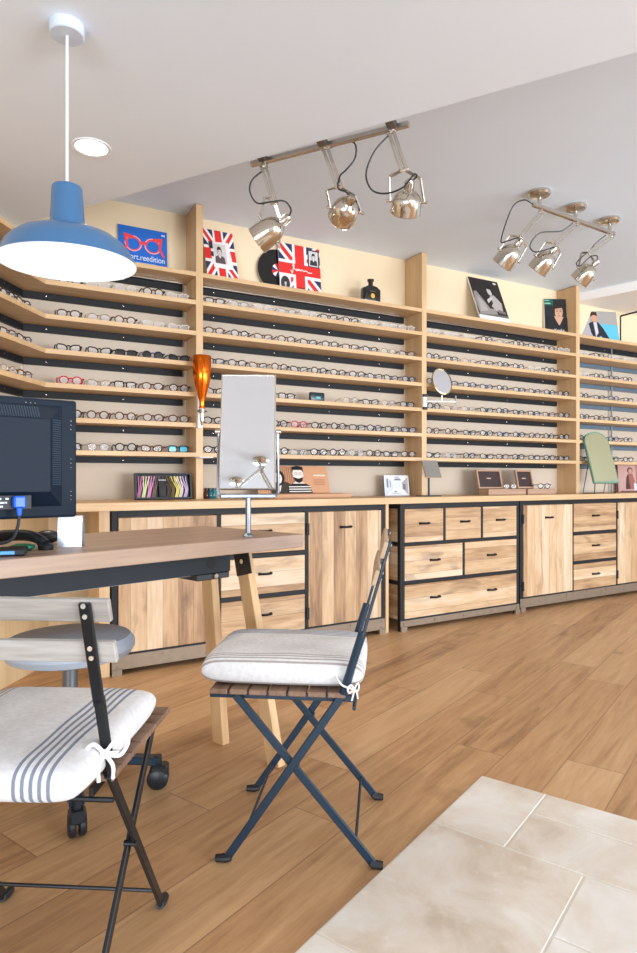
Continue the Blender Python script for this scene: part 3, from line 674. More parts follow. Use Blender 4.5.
# ================================================================== LIGHT FITTINGS
def spot_rail(name, label, ends, mounts, arms, heads, kind, group=None, zc=None, hs=1.0):
    base = (ends[0]+ends[1])/2
    o = thing(name, label, 'spotlight', base, 0, group)
    sub = lambda p: Vector(p)-base
    MB().bar(sub(ends[0]), sub(ends[1]), .022, .022, (0, 0, 1), .003).build('rail', steel(), o)
    for m in mounts:
        if kind == 'canopy':
            mb = MB(); z = (zc or ZH)-m.z; q = sub(m)
            mb.lathe([(.001, z), (.062, z), (.064, z-.012), (.056, z-.022), (.02, z-.027), (.011, z-.032), (.011, .0), (.001, 0)], 28, Matrix.Translation(q)); mb.build('ceiling_mount', steel(), o)
        else:
            q = sub(m); wallp = m-en*max(.012, (m-e0).dot(en)); w_ = sub(wallp)
            MB().bar(q+Vector((0, 0, .004)), w_+Vector((0, 0, .03)), .035, .03, ed, .002).build('wall_bracket', plain('grey_bracket', s2l(120, 116, 112), .4, .8), o)
    for m, (a0, a1), (sk, op) in zip(mounts, arms, heads):
        A0, A1, S_, O_ = sub(a0), sub(a1), sub(sk), sub(op)
        d = (A1-A0).normalized(); sd = d.cross(Vector((0, 1, 0))).normalized()
        mb = MB()
        for g in (-1, 1): mb.bar(A0+sd*.0095*g, A1+sd*.0095*g, .0115, .016, sd, .001)
        mb.cyl(A0+sd*.018, A0-sd*.018, .008, 10); mb.cyl(A1+sd*.018, A1-sd*.018, .008, 10); mb.cyl(A0+Vector((0, 0, .0)), A0+Vector((0, 0, .018)), .012, 12)
        mb.build('arm', steel(), o)
        ax = (O_-S_).normalized(); ln = (O_-S_).length; rr = .066
        mx = axis_m(ax, S_)
        k = ln
        mb = MB(); prof = [(.022, .0*k), (.036, .06*k), (.050, .18*k), (.059, .34*k), (.0635, .55*k), (.0655, .8*k), (.066, k), (.068, k+.001), (.066, k+.003), (.0625, k), (.058, .7*k), (.054, .38*k), (.04, .18*k), (.002, .12*k)]
        mb.lathe([(r_*hs, z_) for r_, z_ in prof], 32, mx); hd = mb.build('spot_head', chrome(), o)
        mb = MB(); mb.lathe([(.001, -.045), (.012, -.044), (.017, -.036), (.018, -.004), (.024, .0), (.024, .010)], 20, mx)
        for j in range(10): mb.bar(mx @ Vector((.0185*math.cos(j*.628), .0185*math.sin(j*.628), -.034)), mx @ Vector((.0195*math.cos(j*.628), .0195*math.sin(j*.628), -.006)), .003, .003, ax)
        mb.build('lamp_holder', steel(), hd)
        MB().ball(mx @ Vector((0, 0, .5*k)), .03, u=12, v=8).build('bulb', plain('frosted_bulb', s2l(240, 236, 226), .3), hd)
        # yoke: from arm end to both sides of the head
        cen = S_+ax*.5*ln; y = ax.cross(A1-cen); y = y.normalized() if y.length > 1e-3 else Vector((1, 0, 0))
        side = Vector((1, 0, 0)); side = (side-ax*side.dot(ax)).normalized()
        mb = MB()
        for g in (-1, 1):
            pv_ = cen+side*g*.068; mid = A1+(cen-A1)*.25+side*g*.062
            mb.bar(A1+side*g*.006, mid, .012, .0035, ax); mb.bar(mid, pv_, .012, .0035, ax); mb.cyl(cen+side*g*.058, cen+side*g*.082, .006, 10)
        mb.build('yoke', steel(), o)
    return o
def cable(o, pts, r=.0035):
    base = o.location
    MB().tube(bez([Vector(p)-base for p in pts], 8), r, 6).build('cable', gun(), o)
# rail on the face of the lowered ceiling
zr1 = ZL+.022
E0, E1 = line_pt(251, 164.5, zr1), line_pt(409, 124, zr1)
def on(E0, E1, u):                   # point of the segment seen at column u
    k = (u-CX)/FPX; d = E1-E0; t = (k*E0.y-E0.x)/(d.x-k*d.y); return E0+d*t
mts = [on(E0, E1, u) for u in (264, 324, 393)]
arms, heads = [], []
for m, (a0, a1, sk, op, dy) in zip(mts, (((264, 167), (274, 202), (281.5, 222.5), (257.5, 240.5), -.03), ((325, 148), (339, 187), (349, 203), (342, 217), -.09), ((391, 132), (404, 170), (408.5, 191), (405.5, 212), -.06))):
    Y = m.y; arms.append((P(*a0, Y), P(*a1, Y))); heads.append((P(*sk, Y), P(*op, Y-dy)))
r1 = spot_rail('spotlight_rail', 'steel rail of three nickel spotlights fixed along the lowered ceiling edge', (E0, E1), mts, arms, heads, 'bracket', hs=.92)
Y = mts[0].y; cable(r1, [P(264, 170, Y), P(252, 180, Y), P(250, 192, Y), P(257, 203, Y), P(270, 202, Y-.04), P(284, 201, Y-.05), P(291, 210, Y-.04), P(287, 219, Y), P(284.5, 221, Y)])
Y = mts[1].y; cable(r1, [P(330, 148, Y+.03), P(345, 141, Y+.02), P(355, 144, Y), P(355, 158, Y), P(346, 170, Y), P(340, 176, Y-.03), P(338, 188, Y-.04), P(346, 192, Y-.03), P(350, 198, Y)])
Y = mts[2].y; cable(r1, [P(388, 136, Y), P(374, 152, Y), P(366, 174, Y), P(372, 190, Y), P(386, 193.5, Y), P(402, 188, Y-.08), P(411, 178, Y-.06), P(414, 174, Y-.05), P(417, 176, Y-.04), P(412, 181, Y-.02), P(409.5, 185, Y)])
# rail on the raised ceiling
cs = [line_pt(u, v, ZH) for u, v in ((539.5, 192), (575.5, 206), (609.5, 219))]
drop = .085
bt = [Vector((c.x, c.y, ZH-drop)) for c in cs]; dd = (bt[2]-bt[0]).normalized()
ends2 = (bt[0]-dd*.06, bt[2]+dd*.05)
arms, heads = [], []
for m, (a0, a1, sk, op, dy) in zip(bt, (((541, 213), (521, 237), (516, 246), (502, 265), -.06), ((577.5, 225), (555.5, 243.5), (551, 253), (537, 270.5), -.06), ((611.5, 237), (589, 253), (593, 266), (579, 281), -.06))):
    Y = m.y; arms.append((P(*a0, Y), P(*a1, Y))); heads.append((P(*sk, Y), P(*op, Y-dy)))
r2 = spot_rail('spotlight_rail', 'steel rail of three nickel spotlights on round mounts under the raised ceiling', ends2, bt, arms, heads, 'canopy')
Y = bt[0].y; cable(r2, [ends2[0], P(524, 200, Y), P(512, 208, Y), P(501, 240, Y), P(507, 241, Y-.03), P(518, 238, Y-.05), P(520, 243, Y-.02), P(517, 245, Y)])
Y = bt[1].y; cable(r2, [P(573, 223, Y), P(561, 231, Y), P(540, 233, Y), P(530, 245, Y), P(535, 252, Y-.02), P(548, 249, Y-.05), P(555, 247, Y-.03), P(552, 252, Y)])
Y = bt[2].y; cable(r2, [P(606, 235, Y), P(596, 243, Y), P(590, 250, Y), P(577, 262, Y-.04), P(580, 266, Y-.05), P(590, 257, Y-.06), P(597, 256, Y-.04), P(597, 262, Y), P(594, 265, Y)])
# rail on the lowered ceiling over the camera (the desk mirror shows it)
bt = [Vector((x, y, ZL-.085)) for x, y in ((-.554, -1.04), (-.366, -.66), (-.178, -.29))]
arms = [(b+Vector((.01, 0, -.02)), b+Vector((.10, -.05, -.16))) for b in bt]; heads = [(a[1]+Vector((.03, -.02, -.05)), a[1]+Vector((.10, -.06, -.15))) for a in arms]
dd = (bt[2]-bt[0]).normalized(); r3 = spot_rail('spotlight_rail', 'steel spotlight rail on round mounts, seen reflected in the tall desk mirror', (bt[0]-dd*.06, bt[2]+dd*.06), bt, arms, heads, 'canopy', zc=ZL)
cable(r3, [bt[0]-dd*.06, bt[0]+Vector((-.06, -.10, -.05)), bt[0]+Vector((.0, -.08, -.16)), arms[0][1], heads[0][0]])
# pendant
pc = line_pt(67, 25.5, ZL)
o = thing('pendant_lamp', 'blue enamel dome pendant lamp hanging over the desk', 'lamp', (pc.x, pc.y, 1+.732*KS)); o.scale = (KS, KS, KS)
hz = .798
MB().lathe([(.001, hz), (.056, hz), (.056, hz-.034), (.052, hz-.037), (.001, hz-.037)], 32).build('ceiling_rose', plain('rose_white', s2l(206, 216, 232), .4), o)
MB().tube([(0, 0, hz-.035), (0, 0, .262)], .005, 8).build('cord', plain('cord_white', s2l(226, 228, 232), .6), o)
MB().lathe([(.001, .273), (.008, .271), (.010, .256), (.010, .250)], 12).build('cord_grip', gun(), o)
out = [(.001, .255), (.046, .255), (.049, .250), (.0565, .126), (.060, .119), (.085, .113), (.120, .103), (.155, .088), (.182, .068), (.200, .047), (.212, .026), (.2205, .008), (.2235, .0)]
MB().lathe(out, 64).build('lamp_shade', plain('blue_enamel', s2l(60, 104, 146), .34, 0, .02, 10, .5, coat=.3), o)
inn = [(.2235, 0), (.2225, -.003), (.219, .0), (.2165, .008), (.208, .025), (.196, .045), (.178, .065), (.152, .084), (.118, .099), (.05, .110), (.001, .111)]
MB().lathe(inn, 64).build('reflector', plain('reflector_white', s2l(226, 232, 238), .5, 0, .01), o)
MB().lathe([(.001, .030), (.02, .034), (.034, .048), (.036, .065), (.024, .09), (.02, .111)], 20).build('bulb', emit('bulb_glow', (1, .97, .92), 2), o)
for c_ in o.children:
    if c_.name.split('.')[0] in ('lamp_shade', 'reflector', 'bulb', 'cord_grip'):
        T_ = Matrix.Translation((0, 0, .255)); c_.matrix_basis = T_ @ rotm(R(2.2)) @ T_.inverted()
# downlight
dl = line_pt(91.5, 147.5, ZL)
o = thing('downlight', 'round recessed downlight in the lowered ceiling beside the pendant cord', 'downlight', (dl.x, dl.y, ZL)); o.scale = (KS, KS, KS)
MB().lathe([(.072, -.002), (.086, -.004), (.089, -.001), (.089, .0)], 40).build('trim_ring', white(), o)
MB().lathe([(.001, -.0015), (.072, -.002)], 40).build('lens', emit('downlight_glow', (1, .93, .82), 3.0), o)
mb = MB()
for k in (-1, 0, 1): mb.tube([(-.04, k*.02, -.003), (.04, k*.02, -.003)], .005, 6)
mb.build('bulb', emit('downlight_bulb', (1, .98, .95), 7), o)

# ================================================================== DESK
FRc = Vector((-.054, 2.30)); da = R(46.0); DZ = .805
dA = Vector((math.cos(da), math.sin(da))); dB = Vector((-dA.y, dA.x))
def dk(a, b, z=0): p = FRc+dA*a+dB*b; return Vector((p.x, p.y, z))
o = desk = thing('desk', 'wood-topped desk on slanted oak legs with a black steel beam', 'desk', dk(0, 0, 0), da)
LD = 1.75; WD = .60
MB().box(-LD, 0, 0, WD, DZ-.047, DZ, .002).build('desktop', wood('grey_oak_top', [s2l(122, 100, 88), s2l(158, 130, 112), s2l(186, 156, 130)], 'X', .8, .35), o)
bmn = MB().box(-LD+.2, -.305, .035, .075, DZ-.047-.058, DZ-.0475, .001).build('beam', plain('dark_beam', s2l(32, 36, 42), .6, 0, .06, 30, .3), o)
MB().cyl((-.383, .036, DZ-.073), (-.383, .0345, DZ-.073), .018, 24).build('cable_hole', plain('hole_black', s2l(6, 6, 8), .7), bmn)
MB().box(-LD+.2, -.33, .079, .17, DZ-.047-.067, DZ-.047-.050, .001).build('cable_tray', plain('tray_grey', s2l(176, 176, 178), .5), o)
legm = wood('leg_oak', [s2l(190, 148, 102), s2l(212, 172, 124), s2l(222, 186, 142)], 'Z', 1, .5)
for a in (-.118, -1.55):
    MB().bar((a, .016, 0), (a, .205, DZ-.048), .062, .032, (0, 1, 0), .002).build('leg', legm, o)
    MB().bar((a-.012, .315, 0), (a-.04, .36, DZ-.09), .066, .032, (0, 1, 0), .002).build('leg', legm, o)
    mb = MB(); dr = (Vector((0, .189, DZ-.048))).normalized(); p0 = Vector((a-.019, .178, DZ-.150)); p1 = Vector((a-.019, .203, DZ-.049)); 
    mb.bar(p0+Vector((-.001, -.012, 0)), p1+Vector((-.001, -.012, 0)), .086, .004, (0, 1, 0), .001)
    bk = mb.build('leg_bracket', gun(), o)
    for by, bz in ((.177, .102), (.190, .062)): MB().cyl((a-.021, by, DZ-bz), (a-.026, by, DZ-bz), .009, 12).build('bolt', chrome(), bk)
cr = MB().box(-.43, -.30, .045, .36, DZ-.128, DZ-.1065, .003).build('corner_bracket', gun(), o)
MB().box(-.32, -.13, .31, .40, DZ-.105, DZ-.048, .002).build('cross_plate', gun(), o)
MB().cyl((-.36, .046, DZ-.117), (-.36, .038, DZ-.117), .008, 12).build('bolt', chrome(), cr)

# ---- monitor
mR = P(77, 480, 1.85); ma = R(40)
mt = thing('monitor', 'black desktop monitor seen from behind with a blue video plug', 'monitor', (mR.x-math.cos(ma)*.27, mR.y-math.sin(ma)*.27, DZ), ma)
mW, z0, z1 = .54, .088, .425
mb = MB(); mb.box(-mW/2, mW/2, 0.0, .022, z0, z1, .008, seg=3); mb.build('casing', plain('monitor_shell', s2l(10, 26, 42), .55, 0, .03, 30, .25), mt)
mb = MB(); x0, x1, za, zb = -.215, .215, z0+.045, z1-.032
mb.prism([(x0, za), (x1, za), (x1, zb), (x0, zb)], 0, .001, Matrix(((1, 0, 0, 0), (0, 0, -1, 0), (0, 1, 0, 0), (0, 0, 0, 1))))
t = bmesh.new()
A = [t.verts.new((x, 0, z)) for x, z in ((x0-.012, za-.012), (x1+.012, za-.012), (x1+.012, zb+.012), (x0-.012, zb+.012))]; B = [t.verts.new((x, -.034, z)) for x, z in ((x0+.03, za+.03), (x1-.03, za+.03), (x1-.03, zb-.03), (x0+.03, zb-.03))]
t.faces.new(B)
for k in range(4): t.faces.new((A[k], A[(k+1) % 4], B[(k+1) % 4], B[k]))
mb._add(t); mb.build('back_cover', plain('monitor_back', s2l(9, 25, 42), .55, 0, .03, 30, .25), mt)
vg = plain('vent_grey', s2l(44, 62, 80), .6)
mb = MB()
for k in range(30): mb.bar((.192, -.0315, z0+.095+k*.0062), (.221, -.0065, z0+.095+k*.0062), .003, .003, (0, 0, 1))
o_ = mb.build('vent', vg, mt); o_['kind'] = 'stuff'
mb = MB()
for k in range(18): mb.bar((.045+k*.0066, -.0315, zb-.026), (.045+k*.0066, -.0065, zb+.005), .003, .003, (1, 0, 0))
o_ = mb.build('vent', vg, mt); o_['kind'] = 'stuff'
for (x, z) in [(.13+.012*k, z1-.016) for k in range(3)]+[(.252, z1-.06-.012*k) for k in range(3)]+[(.252, z1-.17-.012*k) for k in range(3)]+[(.252, z0+.05+.012*k) for k in range(3)]:
    MB().ball((x, -.0005, z), .0022, u=8, v=6).build('screw', chrome(), mt)
mb = MB(); mb.box(-.10, .135, -.036, -.03, z0+.028, z0+.066, .001); pn = mb.build('port_panel', plain('port_dark', s2l(14, 18, 24), .5), mt)
p = Print(.14, .034, -.0362)
for k in range(9):
    for r in range(3):
        if (k*5+r*3) % 4: p.rect(.04+k*.1, .12+r*.3, .04+k*.1+.03+.03*((k+r) % 3), .26+r*.3, (206, 216, 224))
l = p.done('rating_label', pn); l.location = (.02, 0, z0+.030)
mb = MB(); mb.box(.085, .115, -.060, -.034, z0+.032, z0+.064, .004); mb.lathe([(.008, 0), (.0055, .02)], 10, axis_m((0, 0, -1), (.10, -.05, z0+.032))); plug = mb.build('video_plug', plain('plug_blue', s2l(24, 96, 220), .35), mt)
plug['label'] = 'blue video plug'
mb = MB(); mb.tube(bez([(.10, -.05, z0+.018), (.094, -.055, z0-.02), (.075, -.06, z0-.052), (.02, -.06, .026), (-.08, -.05, .016)], 8), .0042, 8); mb.build('cable', gun(), mt)
mb = MB(); mb.box(-.07, .02, -.028, 0, .01, z0+.15, .006); mb.lathe([(.001, 0), (.11, 0), (.11, .006), (.09, .012), (.001, .014)], 32, Matrix.Translation((-.025, 0.0, 0))); mb.build('stand', gun(), mt)
# ---- silver tent stand
tb = thing('tent_card', 'bent silver metal tent card holder beside the monitor on the desk', 'card holder', P(69.5, 547, 1.854)+Vector((0, 0, .0)), R(8)); tb.location.z = DZ
mb = MB(); W = .068
pro = [(0, 0), (.010, .085), (.016, .089), (.022, .085), (.045, 0)]
for (a, b) in zip(pro, pro[1:]): mb.bar((0, a[0], a[1]), (0, b[0], b[1]), W, .0022, (1, 0, 0))
mb.build('folded_sheet', plain('satin_aluminium', s2l(206, 214, 224), .3, .6, .03), tb)
# ---- handset, scanner, green disc, phone
hp = P(28, 540, 1.80)
o = thing('handset', 'black curved telephone handset lying on the desk beneath the monitor', 'handset', (hp.x, hp.y, DZ), R(-18))
mb = MB(); mb.tube(bez([(-.12, 0, .03), (-.06, 0, .037), (0, 0, .038), (.035, 0, .030), (.062, 0, .013)], 6), [.013]*20+[.0145]*5, 10, flat=1.6); mb.build('grip', plain('handset_black', s2l(20, 24, 30), .35), o)
MB().lathe([(.001, 0), (.02, 0), (.022, .012), (.012, .02), (.001, .022)], 20, Matrix.Translation((.062, 0, 0))).build('earpiece', gun(), o)
o = thing('computer_mouse', 'small black and silver mouse behind the telephone handset', 'mouse', P(47, 533, 1.95), R(30)); o.location.z = DZ
MB().ball((0, 0, .012), .03, 1.3, .8, .7).build('shell', plain('mouse_black', s2l(40, 42, 46), .3), o)
MB().box(-.02, .02, -.012, .012, .026, .034, .003).build('top_cover', plain('mouse_silver', s2l(170, 174, 180), .3, .5), o)
bpy.data.objects[o.children[0].name].location.z = .009
o = thing('green_dish', 'small round green dish on the desk behind the phone', 'dish', P(22, 544, 1.76), 0); o.location.z = DZ
MB().lathe([(.001, 0), (.022, 0), (.034, .008), (.032, .014), (.018, .018), (.001, .019)], 28).build('body', plain('green_plastic', s2l(20, 110, 82), .3), o)
o = thing('card_terminal', 'flat dark phone with a blue screen edge at the front of the desk', 'phone', P(8, 551.5, 1.66), R(20)); o.location.z = DZ
MB().box(-.075, .045, -.045, .045, 0, .018, .004).build('body', plain('phone_black', s2l(24, 28, 36), .35), o)
MB().box(-.07, .02, -.0465, -.0445, .005, .014, .0008).build('screen_edge', plain('screen_blue', s2l(96, 160, 210), .25), o)
# ---- desk mirror
mp_ = dk(-.20, .07, DZ); 
dm = thing('desk_mirror', 'tall rectangular tilting mirror on a chrome post at the desk end', 'mirror', mp_, R(3))
mb = MB(); mb.lathe([(.001, 0), (.021, 0), (.021, .004), (.012, .010), (.0095, .012), (.0095, .136), (.001, .137)], 20); mb.build('post', plain('satin_silver', s2l(136, 142, 150), .35, .9), dm)
mb = MB(); yo = -.004
mb.tube([(-.102, 0, .365), (-.103, 0, .150), (-.097, 0, .142), (.097, 0, .142), (.103, 0, .150), (.102, 0, .365)], .0055, 8); mb.box(-.095, .095, -.012, .012, .132, .147, .003); mb.build('fork', plain('satin_silver', s2l(136, 142, 150), .35, .9), dm)
mb = MB()
for g in (-1, 1): mb.cyl((g*.097, 0, .362), (g*.113, 0, .362), .0085, 12)
mb.build('pivot_knob', chrome(), dm)
tl = Matrix.Translation((0, 0, .362)) @ rotm(-R(13)) @ Matrix.Translation((0, 0, -.362))
mb = MB(); hw, zb0, zb1, b_ = .0955, .157, .572, .0045
mb.box(-hw, -hw+b_, -.008, .008, zb0, zb1, .0015, tl); mb.box(hw-b_, hw, -.008, .008, zb0, zb1, .0015, tl); mb.box(-hw+b_, hw-b_, -.008, .008, zb0, zb0+b_, .0015, tl); mb.box(-hw+b_, hw-b_, -.008, .008, zb1-b_, zb1, .0015, tl)
mb.build('mirror_frame', chrome(), dm)
MB().box(-hw+b_, hw-b_, -.004, .004, zb0+b_, zb1-b_, 0, tl).build('mirror_glass', mirror_mat(), dm)

# ================================================================== FOLDING CHAIRS
slat_w = wood('weathered_slat', [s2l(118, 110, 102), s2l(170, 163, 156), s2l(206, 201, 196)], 'X', 1.2, .6, stretch=.08)
slat_b = wood('walnut_slat', [s2l(92, 68, 54), s2l(128, 98, 78), s2l(150, 120, 98)], 'X', 1.2, .5)
def cushion_mat():
    m, nt, b = nodes('striped_linen')
    tc = N(nt, 'ShaderNodeTexCoord'); sp = N(nt, 'ShaderNodeSeparateXYZ'); lk(nt, tc.outputs['Object'], sp.inputs[0]); X = sp.outputs['X']
    def stripes(c, half, period, duty):
        d = math_n(nt, 'LESS_THAN', math_n(nt, 'ABSOLUTE', math_n(nt, 'SUBTRACT', X, c)), half)
        f = math_n(nt, 'FRACT', math_n(nt, 'DIVIDE', math_n(nt, 'SUBTRACT', X, c-half), period)); return math_n(nt, 'MULTIPLY', d, math_n(nt, 'LESS_THAN', f, duty))
    base = s2l(221, 218, 217)
    n1 = N(nt, 'ShaderNodeTexNoise'); n1.inputs['Scale'].default_value = 90; n1.inputs['Detail'].default_value = 4; lk(nt, tc.outputs['Object'], n1.inputs['Vector'])
    r = ramp(nt, [(.3, [c*.86 for c in base]), (.7, base)]); lk(nt, n1.outputs['Fac'], r.inputs[0])
    col = r.outputs[0]
    for (c, h, pe, du, cc, am) in ((.112, .0345, .0145, .44, s2l(104, 114, 134), .85), (-.155, .022, .0125, .40, s2l(132, 116, 106), .7)):
        mx = N(nt, 'ShaderNodeMix', data_type='RGBA'); lk(nt, math_n(nt, 'MULTIPLY', stripes(c, h, pe, du), am), mx.inputs[0]); lk(nt, col, mx.inputs[6]); mx.inputs[7].default_value = c4(cc); col = mx.outputs[2]
    lk(nt, col, b.inputs['Base Color']); b.inputs['Roughness'].default_value = .95; b.inputs['Specular IOR Level'].default_value = .15
    wv = N(nt, 'ShaderNodeTexNoise'); wv.inputs['Scale'].default_value = 9; wv.inputs['Detail'].default_value = 3; lk(nt, tc.outputs['Object'], wv.inputs['Vector'])
    bp = N(nt, 'ShaderNodeBump'); bp.inputs['Strength'].default_value = .35; bp.inputs['Distance'].default_value = .012; lk(nt, wv.outputs['Fac'], bp.inputs['Height'])
    b2 = N(nt, 'ShaderNodeBump'); b2.inputs['Strength'].default_value = .15; b2.inputs['Distance'].default_value = .001; lk(nt, n1.outputs['Fac'], b2.inputs['Height']); lk(nt, bp.outputs[0], b2.inputs['Normal']); lk(nt, b2.outputs[0], b.inputs['Normal'])
    return m
cush = cushion_mat(); tie_m = plain('cotton_tie', s2l(238, 236, 234), .9)
def seat_cushion(label, loc, rz, w=.40, d=.385, h=.062, ts=1.0, drop=0.0, ty=-.1):
    o = thing('seat_cushion', label, 'cushion', loc, rz)
    nx, ny = 26, 26; mb = MB(); bm = mb.bm; rng = random.Random(3)
    def hh(a, b):                     # pillow profile
        ed_ = (1-abs(a)**9)*(1-abs(b)**9)
        return h*.5*(max(0, ed_))**.34*(1+.10*(1-a*a)*(1-b*b))
    def outl(a, b):
        k = 1-.022*(a*a*b*b)**3; bulge = .012
        return a*w/2*(1-bulge*b*b)*k, b*d/2*(1-bulge*a*a)*k
    top, bot = {}, {}
    for i in range(nx+1):
        for j in range(ny+1):
            a, b = math.sin(PI/2*(-1+2*i/nx)), math.sin(PI/2*(-1+2*j/ny)); x, y = outl(a, b); z = hh(a, b)
            wv = .003*math.sin(7*a+2*b)*math.cos(5*b-a)*(1-abs(a)**4)*(1-abs(b)**4)
            edge = i in (0, nx) or j in (0, ny)
            top[i, j] = bm.verts.new((x, y, h*.5+z+wv)); bot[i, j] = top[i, j] if edge else bm.verts.new((x, y, max(0, h*.5-z*.98)))
    for i in range(nx):
        for j in range(ny):
            bm.faces.new((top[i, j], top[i+1, j], top[i+1, j+1], top[i, j+1])); bm.faces.new((bot[i, j], bot[i, j+1], bot[i+1, j+1], bot[i+1, j]))
    mb.build('cover', cush, o, ang=75)
    for g in (-1, 1):
        x, y = g*.190, ty
        mb = MB(); z = h*.55-drop; V = lambda a, b, c: Vector((g*a, b, c))*ts
        K0 = Vector((x, y-.018, z))
        mb.tube(bez([(g*(w/2-.002), y+.03, h*.5), (x+g*.014, y+.012, h*.5-drop*.5), K0], 5), .0032*ts+.0006, 6)
        mb.ball(K0, .0075*ts)
        for loop in ([V(.018, .012, .022), V(.03, .026, .012), V(.018, .02, -.010)], [V(-.014, -.012, .020), V(-.028, -.018, .004), V(-.014, -.012, -.012)]):
            mb.tube(bez([K0]+[K0+q for q in loop]+[K0], 6), .0030*ts+.0004, 6)
        mb.tube(bez([K0, K0+V(.012, .004, -.020), K0+V(.010, .010, -.044)], 6), .0030*ts+.0004, 6)
        mb.tube(bez([K0, K0+V(-.006, -.010, -.018), K0+V(-.004, -.014, -.040)], 6), .0030*ts+.0004, 6)
        mb.build('tie', tie_m, o)
    return o
def folding_chair(label, loc, rz, ztop, slats, sw, metal, hw=.19, rodz=.06):
    """local: +y is the way the sitter faces; the back upright runs from the front foot to the back top"""
    o = thing('folding_chair', label, 'chair', loc, rz)
    kneeA, kneeZ = .321, .457; topA = .437 if ztop > .82 else .428
    nx = Vector((1, 0, 0))
    def U(a, z, x): return Vector((x, .2-a, z))
    for g in (-1, 1):
        x = g*hw
        mb = MB(); tw = U(kneeA+.045, .61, x)
        mb.bar(U(0.012, .012, x), U(kneeA, kneeZ, x), .009, .021, nx, .002)
        mb.tube([U(kneeA-.004, kneeZ-.006, x), U(kneeA+.02, .53, x), tw], [.0115, .0105, .0110], 8)
        mb.bar(tw-Vector((0, 0, .012)), U(topA, ztop, x), .021, .008, nx, .002)
        up = mb.build('back_upright', metal, o)
        mb = MB(); mb.tube([U(.022, .014, x), U(.008, .011, x), U(-.018, .0095, x)], [.010, .0115, .0095], 10); mb.build('foot_cap', gun(), up)
        for (z0, z1) in slats:
            for z in (z0+.012, z1-.012):
                a = (kneeA+.045)+(topA-kneeA-.045)*(z-.61)/(ztop-.61); MB().cyl(U(a+.003, z, x), U(a+.0075, z, x), .0045, 10).build('bolt', chrome(), up)
        x2 = g*(hw-.013)
        mb = MB(); mb.bar(U(.393, .012, x2), U(.03, .437, x2), .009, .021, nx, .002); lg = mb.build('leg', metal, o)
        mb = MB(); mb.tube([U(.385, .016, x2), U(.394, .011, x2), U(.418, .0095, x2)], [.010, .0115, .0095], 10); mb.build('foot_cap', gun(), lg)
        mb = MB(); mb.bar(U(-.04, .432, x2-g*.012), U(.345, .432, x2-g*.012), .008, .018, nx, .001); mb.build('seat_rail', metal, o)
        MB().cyl(U(.196, .256, x2-g*.006), U(.196, .256, x+g*.007), .006, 10).build('pivot', metal, o)
    for a, z, e, r in ((rodz*.70, rodz, hw, .0042), (.348, .066, hw-.013, .0042), (.345, .420, hw+.018, .005)): MB().tube([U(a, z, -e), U(a, z, e)], r, 8).build('cross_rod', metal, o)
    for k in range(7):
        a = -.032+k*.0515; MB().box(-hw-.008, hw+.008, .2-a-.046, .2-a, .4415, .455, .002).build('seat_slat', slat_b, o)
    for z0, z1 in slats:
        am = (kneeA+.045)+(topA-kneeA-.045)*((z0+z1)/2-.61)/(ztop-.61); th = math.atan2(topA-kneeA-.045, ztop-.61)
        mx = Matrix.Translation(U(am-.0103, (z0+z1)/2, 0)) @ rotm(th)
        MB().box(-hw-.04, hw+.04, -.006, .006, -(z1-z0)/2, (z1-z0)/2, .0025, mx).build('back_slat', sw, o)
    return o
def place_chair(F, fwd): # near-right front foot
    f = Vector(fwd).normalized(); return f
# chair at the desk end, facing the desk (towards -X)
fw = Vector((-.9945, .103)).normalized(); rt = Vector((fw.y, -fw.x)); rz2 = math.atan2(rt.y, rt.x)
nearF = Vector((-.2514, 1.668))                      # its left upright foot
c0 = nearF+rt*.19-fw*.2
folding_chair('blue-black folding chair seen side-on with its striped cushion, at the desk end', (c0.x, c0.y, 0), rz2, .846, [(.735, .775), (.803, .846)], wood('tan_slat', [s2l(140, 116, 92), s2l(176, 148, 118), s2l(190, 166, 138)], 'X', 1.2, .5), blueblack(), rodz=.094)
cc = c0+fw*.048
seat_cushion('striped linen cushion on the side-on folding chair', (cc.x, cc.y, .456), rz2, .370, .44, .078, .62, .035, -.175)
# chair in front, seen from behind
fw = Vector((.065, .998)).normalized(); rt = Vector((fw.y, -fw.x)); rz1 = math.atan2(rt.y, rt.x)
rF = Vector((-.3665, 1.500)); c1 = rF-rt*.19-fw*.2
folding_chair('black folding chair seen from behind with two weathered back slats, before the desk', (c1.x, c1.y, 0), rz1, .793, [(.680, .722), (.757, .800)], slat_w, plain('chair_black', s2l(30, 32, 36), .35, .3))
cc = c1-fw*.045+rt*.005
seat_cushion('striped linen cushion on the folding chair seen from behind', (cc.x, cc.y, .456), rz1, .372, .44, .072, 1.1, -.012, -.092)

